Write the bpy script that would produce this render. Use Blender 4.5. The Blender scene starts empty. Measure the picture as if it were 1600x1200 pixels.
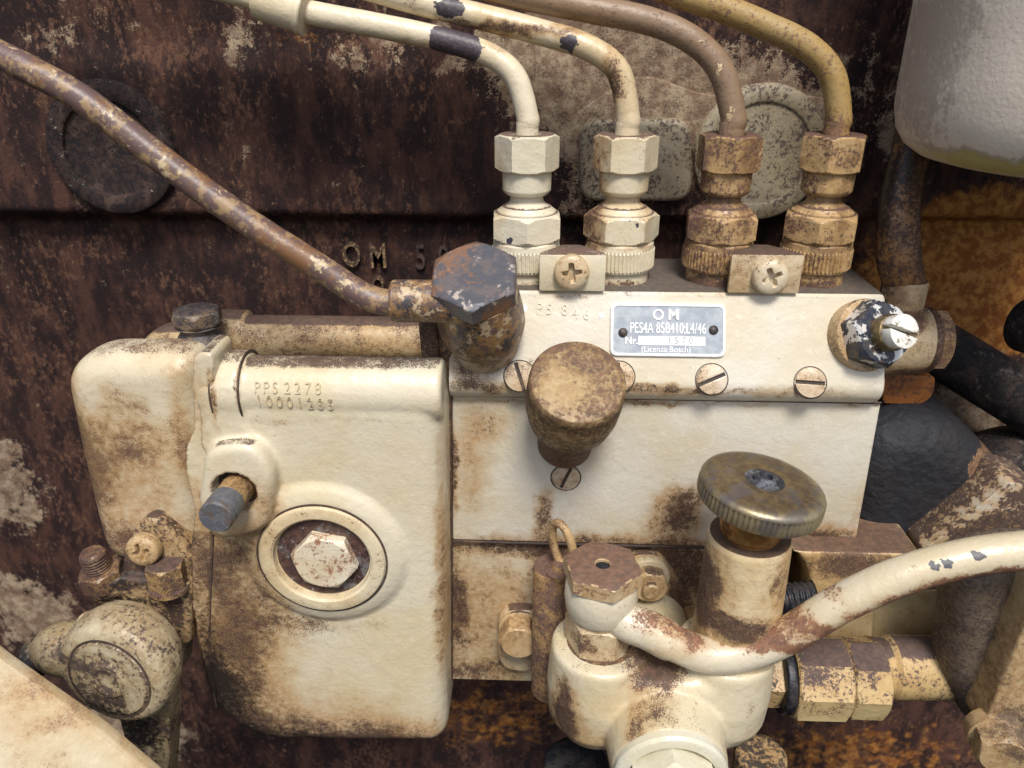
import bpy, bmesh, math, random
import numpy as np
from mathutils import Vector, Matrix

random.seed(7)
SC = bpy.context.scene
COL = SC.collection
S = 0.001                                   # everything below is laid out in millimetres
R = math.radians

# ------------------------------------------------------------------ camera
F_PX, PITCH, YAW, DIST = 1200.0, R(25.0), R(2.0), 240.0     # photograph is 1600 x 1200
FWD = Vector((-math.sin(YAW)*math.cos(PITCH), math.cos(YAW)*math.cos(PITCH), -math.sin(PITCH)))
RIGHT = FWD.cross(Vector((0, 0, 1))).normalized()
UP = RIGHT.cross(FWD).normalized()
CAM = -DIST*FWD
cam_d = bpy.data.cameras.new('camera'); cam = bpy.data.objects.new('camera', cam_d); COL.objects.link(cam)
cam_d.sensor_width = 36.0; cam_d.lens = 36.0*F_PX/1600.0
cam_d.clip_start = 0.01; cam_d.clip_end = 50.0
cam.matrix_world = Matrix(((RIGHT.x, UP.x, -FWD.x, CAM.x*S), (RIGHT.y, UP.y, -FWD.y, CAM.y*S), (RIGHT.z, UP.z, -FWD.z, CAM.z*S), (0, 0, 0, 1)))
cam_d.dof.use_dof = True; cam_d.dof.focus_distance = 0.243; cam_d.dof.aperture_fstop = 16.0
SC.camera = cam

# ------------------------------------------------------------------ sky, sun, exposure
SUN_EL, SUN_AZ = R(57), R(170)              # azimuth clockwise from +Y: in front of the engine, to the right
w = bpy.data.worlds.new('World'); SC.world = w; w.use_nodes = True
wn = w.node_tree.nodes; sky = wn.new('ShaderNodeTexSky'); sky.sky_type = 'NISHITA'; sky.sun_disc = False
sky.sun_elevation = SUN_EL; sky.sun_rotation = SUN_AZ; sky.dust_density = 3.0; sky.air_density = 1.0
w.node_tree.links.new(sky.outputs[0], wn['Background'].inputs[0]); wn['Background'].inputs[1].default_value = 0.12
sd = bpy.data.lights.new('sun', 'SUN'); sun = bpy.data.objects.new('sun', sd); COL.objects.link(sun)
sd.energy = 3.0; sd.angle = R(16); sd.color = (1.0, 0.965, 0.90)
sdir = Vector((math.sin(SUN_AZ)*math.cos(SUN_EL), math.cos(SUN_AZ)*math.cos(SUN_EL), math.sin(SUN_EL)))
sun.rotation_euler = sdir.to_track_quat('Z', 'Y').to_euler(); sun.location = sdir*2
SC.view_settings.view_transform = 'Standard'; SC.view_settings.look = 'None'
SC.view_settings.exposure = 0.26; SC.view_settings.gamma = 1.0; SC.view_settings.use_curve_mapping = False

# ------------------------------------------------------------------ placing: photo pixel + depth -> millimetres
def ray(px, py):
    return FWD + RIGHT*((px-800)/F_PX) + UP*((600-py)/F_PX)
def P(px, py, Y):
    d = ray(px, py); t = (Y-CAM.y)/d.y
    return CAM + d*t
def PP(px, py, p0, n):
    d = ray(px, py); t = (p0-CAM).dot(n)/d.dot(n)
    return CAM + d*t
def Z(py, Y, px=800): return P(px, py, Y).z
def mm(n, px, py, Y): return n*(P(px, py, Y)-CAM).dot(FWD)/F_PX
V = Vector
X_, Y_, Z_ = V((1, 0, 0)), V((0, 1, 0)), V((0, 0, 1))
def elev(deg, side=0.0):                    # unit vector towards the viewer, raised by deg, turned sideways by side
    e, s = R(deg), R(side)
    return V((math.sin(s)*math.cos(e), -math.cos(s)*math.cos(e), math.sin(e)))

# ------------------------------------------------------------------ shapes: a geo is (verts, faces) in mm
def basis(ax):
    ax = ax.normalized()
    ref = X_ if abs(ax.x) < 0.8 else Y_
    u = (ref - ax*ref.dot(ax)).normalized()
    return u, ax.cross(u), ax
def join(*gs):
    v, f = [], []
    for g in gs:
        o = len(v); v += g[0]; f += [tuple(i+o for i in q) for q in g[1]]
    return v, f
def loft(rings, cap0=True, cap1=True, closed=True):
    n = len(rings[0]); v = [p for r in rings for p in r]; f = []
    for i in range(len(rings)-1):
        for j in range(n if closed else n-1):
            k = (j+1) % n
            f.append((i*n+j, i*n+k, (i+1)*n+k, (i+1)*n+j))
    if cap0: f.append(tuple(range(n-1, -1, -1)))
    if cap1: f.append(tuple((len(rings)-1)*n+j for j in range(n)))
    return v, f
def lathe(prof, o, ax, seg=56, rot=0.0, caps=True):
    """prof: (t, r) pairs, r a number or a function of the angle"""
    u, v, a = basis(ax); rings = []
    for t, r in prof:
        ring = []
        for k in range(seg):
            ph = 2*math.pi*k/seg
            rr = r(ph) if callable(r) else r
            rr = max(rr, 0.002)
            ring.append(o + a*t + (u*math.cos(ph+rot) + v*math.sin(ph+rot))*rr)
        rings.append(ring)
    return loft(rings, caps, caps)
def hexp(t0, t1, ap, c0=True, c1=True, ch=0.13, n=6):
    """profile of a chamfered hexagon with apothem ap"""
    half = math.pi/n; cr = ap/math.cos(half)
    def fn(lim):
        def g(ph):
            q = ((ph + half) % (2*half)) - half
            return min(ap/math.cos(q), lim)
        return g
    h = ch*ap; out = []
    sg = 1 if t1 > t0 else -1
    if c0:
        for s in (0, .4, .75): out.append((t0+sg*h*s, fn(ap*0.965+(cr-ap*0.965)*s)))
        out.append((t0+sg*h, fn(cr)))
    else: out.append((t0, fn(cr)))
    if c1:
        out.append((t1-sg*h, fn(cr)))
        for s in (.75, .4, 0): out.append((t1-sg*h*s, fn(ap*0.965+(cr-ap*0.965)*s)))
    else: out.append((t1, fn(cr)))
    return out
def rcyl(t0, t1, r, b=0.6, n=3):
    """profile of a cylinder with rounded rims"""
    out = [(t0, r-b)] ; sg = 1 if t1 > t0 else -1
    for i in range(1, n+1):
        a = i*math.pi/2/n; out.append((t0+sg*b*(1-math.cos(a)), r-b+b*math.sin(a)))
    for i in range(n, -1, -1):
        a = i*math.pi/2/n; out.append((t1-sg*b*(1-math.cos(a)), r-b+b*math.sin(a)))
    return out
def catmull(pts, n=10):
    p = [V(q) for q in pts]; p = [p[0]*2-p[1]] + p + [p[-1]*2-p[-2]]; out = []
    for i in range(1, len(p)-2):
        for k in range(n):
            t = k/n
            out.append(0.5*((2*p[i]) + (p[i+1]-p[i-1])*t + (2*p[i-1]-5*p[i]+4*p[i+1]-p[i+2])*t*t + (3*p[i]-p[i-1]-3*p[i+1]+p[i+2])*t**3))
    out.append(p[-2]); return out
def tube(pts, r, seg=24, smooth=10, closed=False, wob=0.0):
    pts = catmull(pts, smooth) if smooth else [V(q) for q in pts]
    n = len(pts); rings = []; up = None
    for i, p in enumerate(pts):
        if closed: t = (pts[(i+1) % n]-pts[i-1]).normalized()
        else: t = (pts[min(i+1, n-1)]-pts[max(i-1, 0)]).normalized()
        if up is None: up = basis(t)[0]
        up = (up - t*up.dot(t)).normalized(); b = t.cross(up)
        rr = r(i/(n-1)) if callable(r) else r
        rr *= 1 + wob*math.sin(i*0.9)*math.cos(i*0.37)
        rings.append([p + (up*math.cos(2*math.pi*k/seg)+b*math.sin(2*math.pi*k/seg))*rr for k in range(seg)])
    if closed:
        rings.append(rings[0]); return loft(rings, False, False)
    return loft(rings)
def bm_geo(bm):
    bm.verts.index_update()
    g = ([v.co.copy() for v in bm.verts], [tuple(v.index for v in f.verts) for f in bm.faces]); bm.free(); return g
def geo_bm(g):
    bm = bmesh.new(); vs = [bm.verts.new(v) for v in g[0]]
    for f in g[1]:
        try: bm.faces.new([vs[i] for i in f])
        except ValueError: pass
    return bm
def prism(outline, back, bevel=0.8, seg=3, ang=25):
    """outline: 3-D points of the front face; back: extrusion vector"""
    n = len(outline); outline = [V(p) for p in outline]
    g = loft([[p+back for p in outline], outline])
    bm = geo_bm(g); bmesh.ops.recalc_face_normals(bm, faces=bm.faces)
    if bevel:
        es = [e for e in bm.edges if len(e.link_faces) == 2 and e.calc_face_angle(0) > R(ang)]
        bmesh.ops.bevel(bm, geom=es, offset=bevel, segments=seg, profile=0.5, affect='EDGES', clamp_overlap=True)
    return bm_geo(bm)
def pillow(outline, depth, r, rb=None, n=6):
    """block with this front outline, its front rim rounded by r and its back rim by rb"""
    pts = [V(p) for p in outline]; m = len(pts); nr = []
    ar = sum(pts[i].x*pts[(i+1) % m].z-pts[(i+1) % m].x*pts[i].z for i in range(m))
    for i in range(m):
        a = (pts[i]-pts[i-1]); c = (pts[(i+1) % m]-pts[i]); t = (a.normalized()+c.normalized())
        if t.length < 1e-6: t = a
        t.normalize(); q = V((-t.z, 0, t.x)); nr.append(q if ar > 0 else -q)
    rings = []; rb = r if rb is None else rb
    for k in range(n+1):
        a = math.pi/2*k/n; rings.append([p + q*(rb*(1-math.sin(a))) + Y_*(depth-rb*(1-math.cos(a))) for p, q in zip(pts, nr)])
    for k in range(n, -1, -1):
        a = math.pi/2*k/n; rings.append([p + q*(r*(1-math.sin(a))) + Y_*(r*(1-math.cos(a))) for p, q in zip(pts, nr)])
    return loft(rings)
def roundpoly(pts, rad, n=5):
    """2-D/3-D polygon with corners rounded by rad (one value or one for each corner)"""
    out = []; m = len(pts); pts = [V(p) for p in pts]
    for i, p in enumerate(pts):
        r = rad[i] if isinstance(rad, (list, tuple)) else rad
        a = pts[i-1]-p; b = pts[(i+1) % m]-p
        r = min(r, a.length*.49, b.length*.49)
        if r <= 0: out.append(p); continue
        s, e = p + a.normalized()*r, p + b.normalized()*r
        for k in range(n+1):
            t = k/n; out.append(s*(1-t)**2 + p*2*t*(1-t) + e*t*t)
    return out
def pxpoly(pts, Y, rad=0.0):
    return roundpoly([P(x, y, Y) for x, y in pts], rad)
def box(c, size, bevel=0.6, rot=None, seg=3):
    bm = bmesh.new(); bmesh.ops.create_cube(bm, size=1.0)
    for v in bm.verts: v.co = V((v.co.x*size[0], v.co.y*size[1], v.co.z*size[2]))
    if bevel: bmesh.ops.bevel(bm, geom=list(bm.edges), offset=bevel, segments=seg, profile=0.5, affect='EDGES')
    M = rot if rot else Matrix.Identity(3)
    for v in bm.verts: v.co = M @ v.co + V(c)
    return bm_geo(bm)
def frame(ax, up=Z_):
    """matrix whose columns are side, up, ax (ax towards the viewer of the thing)"""
    a = ax.normalized(); s = up.cross(a).normalized(); u = a.cross(s)
    return Matrix(((s.x, u.x, a.x), (s.y, u.y, a.y), (s.z, u.z, a.z)))
def ellipsoid(c, r, rot=None, su=28, sv=18):
    prof = []; M = rot if rot else Matrix.Identity(3); rings = []
    for i in range(sv+1):
        a = math.pi*i/sv
        rings.append([M @ V((r[0]*max(math.sin(a), .001)*math.cos(2*math.pi*k/su), r[1]*max(math.sin(a), .001)*math.sin(2*math.pi*k/su), -r[2]*math.cos(a))) + V(c) for k in range(su)])
    return loft(rings)
def slotted(c, ax, r, ang, slot=0.22, h=0.7, deep=0.9):
    """flat round screw head with a real slot"""
    M = frame(ax); gs = []
    sw = r*slot
    for sgn in (1, -1):
        pts = []; a0 = math.asin(sw/2/r)
        for k in range(21):
            a = a0 + (math.pi-2*a0)*k/20
            q = V((r*math.cos(a), r*math.sin(a)*1.0, 0)); q.y *= sgn
            q = V((q.x*math.cos(ang)-q.y*math.sin(ang), q.x*math.sin(ang)+q.y*math.cos(ang), 0))
            pts.append(M @ q + V(c) + ax*h)
        if sgn < 0: pts.reverse()
        gs.append(prism(pts, -ax*(h+deep), 0.16, 2))
    return join(*gs)
def slot_floor(c, ax, r, deep=0.9):
    return lathe([(-deep-.4, r*.97), (-deep*.2, r*.97)], V(c), ax, 40)
def phillips(c, ax, r, h, ang=0.0, deep=1.5):
    """pan head with a cross recess, as a polar height field"""
    M = frame(ax); nr, ns = 30, 96; rings = []
    for i in range(nr+1):
        q = r*(1-i/nr); ring = []
        for k in range(ns):
            a = 2*math.pi*k/ns; x, y = q*math.cos(a), q*math.sin(a)
            z = h*(0.45+0.55*math.sqrt(max(0, 1-(q/r)**2.6))) if q > r*.98 else h*(0.5+0.5*math.sqrt(max(0, 1-(q/r)**3)))
            xx, yy = x*math.cos(ang)+y*math.sin(ang), -x*math.sin(ang)+y*math.cos(ang)
            arm = 0
            for u_, v_ in ((xx, yy), (yy, xx)):
                wdt = r*(.17-.10*abs(v_)/r)
                arm = max(arm, min(1, max(0, (wdt-abs(u_))/(r*.05)+.5))*min(1, max(0, (r*.58-abs(v_))/(r*.14))))
            z -= deep*arm
            ring.append(M @ V((x, y, z)) + V(c))
        rings.append(ring)
    base = [M @ V((r*math.cos(2*math.pi*k/ns), r*math.sin(2*math.pi*k/ns), -.6)) + V(c) for k in range(ns)]
    return loft([base]+rings)

# ------------------------------------------------------------------ objects
ORG = {}
def thing(name, label, cat, loc, group=None):
    o = bpy.data.objects.new(name, None); COL.objects.link(o); o.location = V(loc)*S; o.empty_display_size = 0.01
    ORG[o.name] = V(loc); o['label'] = label; o['category'] = cat
    if group: o['group'] = group
    return o
def obj(name, g, m, parent=None, ang=32, label=None, cat=None, kind=None, group=None, me=None):
    org = ORG[parent.name] if parent else V((0, 0, 0))
    if me is None:
        me = bpy.data.meshes.new(name)
        if parent is None:
            a = np.array([tuple(v) for v in g[0]]); org = V(((a[:, 0].min()+a[:, 0].max())/2, (a[:, 1].min()+a[:, 1].max())/2, a[:, 2].min()))
        me.from_pydata([tuple((V(v)-org)*S) for v in g[0]], [], g[1])
        bm = bmesh.new(); bm.from_mesh(me); bmesh.ops.recalc_face_normals(bm, faces=bm.faces); bm.to_mesh(me); bm.free()
        me.shade_smooth()
        if ang: me.set_sharp_from_angle(angle=R(ang))
    if m: me.materials.append(m)
    o = bpy.data.objects.new(name, me); COL.objects.link(o)
    if parent: o.parent = parent
    else: o.location = org*S
    ORG[o.name] = org
    if label: o['label'] = label
    if cat: o['category'] = cat
    if kind: o['kind'] = kind
    if group: o['group'] = group
    return o
def cast(g, voxel=0.7, it=8, cut=None):
    """fuse overlapping shapes into one cast skin with soft fillets"""
    me = bpy.data.meshes.new('tmp'); me.from_pydata([tuple(v) for v in g[0]], [], g[1])
    bm = bmesh.new(); bm.from_mesh(me); bmesh.ops.recalc_face_normals(bm, faces=bm.faces); bm.to_mesh(me); bm.free()
    o = bpy.data.objects.new('tmp', me); COL.objects.link(o)
    m = o.modifiers.new('r', 'REMESH'); m.mode = 'VOXEL'; m.voxel_size = voxel
    oc = None
    if cut:
        mc = bpy.data.meshes.new('cut'); mc.from_pydata([tuple(v) for v in cut[0]], [], cut[1])
        bm = bmesh.new(); bm.from_mesh(mc); bmesh.ops.recalc_face_normals(bm, faces=bm.faces); bm.to_mesh(mc); bm.free()
        oc = bpy.data.objects.new('cut', mc); COL.objects.link(oc)
        bo_ = o.modifiers.new('b', 'BOOLEAN'); bo_.operation = 'DIFFERENCE'; bo_.object = oc; bo_.solver = 'EXACT'
    if it: s = o.modifiers.new('s', 'SMOOTH'); s.factor = 0.5; s.iterations = it
    dg = bpy.context.evaluated_depsgraph_get(); e = o.evaluated_get(dg); mm_ = e.to_mesh()
    n = len(mm_.vertices); co = np.empty(n*3); mm_.vertices.foreach_get('co', co); co = co.reshape(-1, 3)
    vs = [V(c) for c in co]; fs = [tuple(p.vertices) for p in mm_.polygons]
    e.to_mesh_clear(); bpy.data.objects.remove(o); bpy.data.meshes.remove(me)
    if oc: bpy.data.objects.remove(oc); bpy.data.meshes.remove(mc)
    return vs, fs
def text(name, s, c, xdir, up, size, depth, m, parent, sx=1.0, bold=0.0, spacing=1.0):
    """raised lettering centred on c"""
    cu = bpy.data.curves.new('t', 'FONT'); cu.body = s; cu.size = size; cu.extrude = depth; cu.align_x = 'CENTER'; cu.align_y = 'CENTER'
    cu.offset = bold; cu.space_character = spacing; cu.resolution_u = 3
    o = bpy.data.objects.new('t', cu); COL.objects.link(o)
    me = bpy.data.meshes.new_from_object(o); bpy.data.objects.remove(o); bpy.data.curves.remove(cu)
    xd = xdir.normalized(); nd = xd.cross(up).normalized(); ud = nd.cross(xd)
    vs = [V(c) + xd*(v.co.x*sx) + ud*v.co.y + nd*v.co.z for v in me.vertices]; fs = [tuple(p.vertices) for p in me.polygons]
    bpy.data.meshes.remove(me)
    return obj(name, (vs, fs), m, parent, ang=30)

# ------------------------------------------------------------------ materials
class NT:
    def __init__(s, name):
        s.m = bpy.data.materials.new(name); s.m.use_nodes = True; s.t = s.m.node_tree; s.b = s.t.nodes['Principled BSDF']
        g = s.t.nodes.new('ShaderNodeNewGeometry'); s.nrm = g.outputs['Normal']; s.point = g.outputs['Pointiness']
        sc = s.t.nodes.new('ShaderNodeVectorMath'); sc.operation = 'SCALE'; sc.inputs['Scale'].default_value = 1000.0
        s.t.links.new(g.outputs['Position'], sc.inputs[0]); s.pos = sc.outputs[0]
    def put(s, sock, v):
        if hasattr(v, 'is_output'): s.t.links.new(v, sock)
        elif v is not None: sock.default_value = v
    def math(s, op, a, b=0.0, c=None, clamp=False):
        n = s.t.nodes.new('ShaderNodeMath'); n.operation = op; n.use_clamp = clamp
        s.put(n.inputs[0], a); s.put(n.inputs[1], b)
        if c is not None: s.put(n.inputs[2], c)
        return n.outputs[0]
    def vmath(s, op, a, b):
        n = s.t.nodes.new('ShaderNodeVectorMath'); n.operation = op; s.put(n.inputs[0], a); s.put(n.inputs[1], b)
        return n.outputs['Value'] if op in ('LENGTH', 'DOT_PRODUCT', 'DISTANCE') else n.outputs[0]
    def noise(s, scale, detail=4.0, rough=0.55, vec=None, off=(0, 0, 0), stretch=None, dist=0.0, color=False):
        v = vec or s.pos
        if stretch: v = s.vmath('MULTIPLY', v, stretch)
        if off != (0, 0, 0): v = s.vmath('ADD', v, off)
        n = s.t.nodes.new('ShaderNodeTexNoise'); s.t.links.new(v, n.inputs['Vector'])
        n.inputs['Scale'].default_value = scale; n.inputs['Detail'].default_value = detail; n.inputs['Roughness'].default_value = rough; n.inputs['Distortion'].default_value = dist
        return n.outputs['Color' if color else 'Fac']
    def step(s, x, a, b, lo=0.0, hi=1.0):
        n = s.t.nodes.new('ShaderNodeMapRange'); n.interpolation_type = 'SMOOTHSTEP'
        s.put(n.inputs['Value'], x); s.put(n.inputs['From Min'], a); s.put(n.inputs['From Max'], b); n.inputs['To Min'].default_value = lo; n.inputs['To Max'].default_value = hi
        return n.outputs[0]
    def mix(s, f, a, b):
        n = s.t.nodes.new('ShaderNodeMix'); n.data_type = 'RGBA'; s.put(n.inputs[0], f)
        for k, v in ((6, a), (7, b)): s.put(n.inputs[k], v if hasattr(v, 'is_output') else (v[0], v[1], v[2], 1))
        return n.outputs[2]
    def fmix(s, f, a, b):
        n = s.t.nodes.new('ShaderNodeMix'); n.data_type = 'FLOAT'; s.put(n.inputs[0], f); s.put(n.inputs[2], a); s.put(n.inputs[3], b); return n.outputs[0]
    def field(s, blobs, pos=None):
        """sum of soft blobs (centre, radii, weight) : where dirt, rust, bare metal or painted shade sits"""
        tot = None
        for c, r, wt in blobs:
            if not isinstance(r, (tuple, list)): r = (r, r, r)
            d = s.vmath('SUBTRACT', pos or s.pos, tuple(c)); d = s.vmath('MULTIPLY', d, tuple(1.0/q for q in r)); l = s.vmath('LENGTH', d, (0, 0, 0))
            f = s.step(l, 1.0, 0.15, 0.0, wt)
            tot = f if tot is None else s.math('ADD', tot, f)
        return tot if tot is not None else 0.0
    def wobble(s, amp, scale):
        c = s.noise(scale, 2.0, 0.6, color=True)
        d = s.vmath('SUBTRACT', c, (.5, .5, .5)); d = s.vmath('MULTIPLY', d, (amp*2, amp*2, amp*2))
        return s.vmath('ADD', s.pos, d)
    def done(s, col, rough, height=None, bump=0.3, metal=0.0, spec=0.5, dist=0.0006):
        s.put(s.b.inputs['Base Color'], col if hasattr(col, 'is_output') else (col[0], col[1], col[2], 1)); s.put(s.b.inputs['Roughness'], rough); s.put(s.b.inputs['Metallic'], metal)
        s.b.inputs['Specular IOR Level'].default_value = spec
        if height is not None:
            b = s.t.nodes.new('ShaderNodeBump'); b.inputs['Strength'].default_value = bump; b.inputs['Distance'].default_value = dist
            s.t.links.new(height, b.inputs['Height']); s.t.links.new(b.outputs[0], s.b.inputs['Normal'])
        return s.m

CREAM = (0.63, 0.565, 0.43); PALE = (0.63, 0.59, 0.505); GREY = (0.60, 0.59, 0.52); TAN = (0.40, 0.235, 0.095); OCHRE = (0.46, 0.27, 0.075)
GRIME = (0.050, 0.029, 0.024); PURPLE = (0.085, 0.050, 0.048); ORANGE = (0.30, 0.105, 0.022); BLACK = (0.018, 0.017, 0.020)
def paint(name, base=CREAM, wear=0.0, tan=0.0, spots=(), clean=(), top=0.0, dark=GRIME, tint=TAN, fine=2.6, chips=(), chipcol=(0.045, 0.04, 0.05), rough=0.27, bump=0.5, lump=1.0, soft=0.05, edge=0.0, oil_dark=(), glaze=(), spec=.5):
    """old brushed enamel: colour drift, tan staining, speckled rust coming through, flaked chips.
       spots: dirt and painted shade blobs (centre, radius, weight); clean: blobs where the paint is sound; top: grime settled on upward faces"""
    s = NT(name)
    wp = s.wobble(3.0, 0.16)
    n1 = s.noise(0.035, 2, .6); n2 = s.noise(0.13, 4, .62, off=(31, 7, 3)); nf = s.noise(fine, 4, .76, off=(5, 90, 17)); nm = s.noise(.55, 4, .68, off=(9, 0, 41))
    fld = s.field(spots, wp)
    if clean: fld = s.math('SUBTRACT', fld, s.field(clean, wp))
    if top:
        nz = s.vmath('DOT_PRODUCT', s.nrm, (0, 0, 1)); tg = s.step(nz, .80, .95, 0, top)
    if edge: fld = s.math('ADD', fld, s.step(s.point, .512, .56, 0, edge))
    drive = s.math('ADD', fld, s.math('MULTIPLY_ADD', s.math('SUBTRACT', n2, .5), 1.5, wear+.19))
    if top: drive = s.math('ADD', s.math('MINIMUM', drive, .80), tg)
    else: drive = s.math('MINIMUM', drive, .80)
    # tan stain
    sf = s.math('ADD', s.math('ADD', s.math('MULTIPLY_ADD', s.math('SUBTRACT', n2, .5), .9, wear+.19), s.math('ADD', fld, s.field(glaze, wp)) if glaze else fld), s.math('MULTIPLY_ADD', s.math('SUBTRACT', n1, .5), .8, tan))
    st = s.step(sf, -.12, .72); deep = s.step(s.math('MULTIPLY_ADD', s.math('SUBTRACT', nm, .5), .7, sf), .62, 1.25)
    st = s.math('MULTIPLY', st, s.step(nm, .25, .62, .5, 1.0))
    drift = s.mix(s.step(n1, .35, .68), base, tuple(b*k for b, k in zip(base, (.95, .90, .78))))
    drift = s.mix(s.step(s.noise(.4, 4, .6, off=(77, 1, 2)), .55, .75, 0, .5), drift, tuple(min(1, q*1.14+.01) for q in base))
    col = s.mix(s.math('MULTIPLY', st, .85), drift, tint); col = s.mix(s.math('MULTIPLY', deep, .72), col, tuple(q*k for q, k in zip(tint, (.36, .33, .36))))
    # speckled rust / grime
    sp = s.math('ADD', s.math('MULTIPLY_ADD', nf, .95, s.math('MULTIPLY', nm, .30)), s.math('MULTIPLY', drive, .33))
    msk = s.step(sp, 0.812-soft, 0.812+soft)
    pit = s.step(s.noise(fine*.55, 3, .5, off=(3, 3, 60)), .735, .765)
    msk = s.math('MAXIMUM', msk, s.math('MULTIPLY', pit, .8))
    dk = s.mix(s.step(s.noise(.5, 5, .7, off=(0, 44, 0)), .40, .62), dark, tuple(min(1, d*k+a) for d, k, a in zip(dark, (1.75, 1.55, 1.4), (.008, .004, .0))))
    col = s.mix(s.math('MULTIPLY', msk, .93), col, dk)
    h = s.math('MULTIPLY_ADD', s.noise(.28, 2, .5, off=(1, 2, 3)), .9*lump, s.math('MULTIPLY', s.noise(1.1, 3, .7, off=(5, 90, 17)), .38))
    rg = s.fmix(msk, s.math('MULTIPLY_ADD', n2, .22, rough-.08), .82)
    rg = s.fmix(s.math('MULTIPLY', st, .5), rg, .6)
    if chips:
        cp = s.step(s.math('ADD', s.field(chips, s.wobble(1.6, .45)), s.math('MULTIPLY', s.math('SUBTRACT', nm, .5), .5)), .42, .46)
        col = s.mix(cp, col, s.mix(s.step(nf, .45, .6), chipcol, tuple(c*1.9 for c in chipcol))); rg = s.fmix(cp, rg, .45)
    if oil_dark:
        om = s.step(s.math('ADD', s.field(oil_dark, wp), s.math('MULTIPLY_ADD', s.math('SUBTRACT', nm, .5), 1.3, s.math('MULTIPLY', s.math('SUBTRACT', nf, .5), 1.5))), .26, .86)
        col = s.mix(s.math('MULTIPLY', om, .93), col, (.022, .018, .017)); rg = s.fmix(om, rg, .38)
    return s.done(col, rg, h, bump, spec=spec)
def metal(name, c1, c2, c3, rough=.5, metallic=.0, fine=.35, bump=.4, a=.46, b=.56, flecks=None, fl=(.64, .67), spec=.5):
    """worn steel: two tones in patches, a third in blotches, optional flecks of old paint"""
    s = NT(name); n1 = s.noise(fine*.3, 5, .65); n2 = s.noise(fine, 7, .7, off=(40, 3, 9)); n3 = s.noise(fine*3, 5, .7, off=(4, 33, 9))
    col = s.mix(s.step(n2, a, b), c1, c2); col = s.mix(s.step(s.math('MULTIPLY_ADD', n3, .5, n1), .78, .86), col, c3)
    if flecks: 
        fk = s.step(s.math('MULTIPLY_ADD', n3, .40, s.math('MULTIPLY', s.noise(fine*.8, 3, .6, off=(8, 8, 80)), .65)), fl[0], fl[1]); col = s.mix(fk, col, flecks)
    h = s.noise(fine*2, 3, .7, off=(40, 3, 9))
    return s.done(col, s.math('MULTIPLY_ADD', n2, .35, rough-.17), h, bump, metallic, spec, dist=.0005)
def px_spots(*sp):
    """(px, py, depth, radius in px, weight) -> blobs in mm"""
    out = []
    for x, y, d, r, wt in sp:
        k = mm(1, x, y, d)
        r = (r, r) if not isinstance(r, (tuple, list)) else r
        out.append((P(x, y, d), (r[0]*k, 14 if len(r) < 3 else r[2], r[1]*k), wt))
    return out

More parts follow.
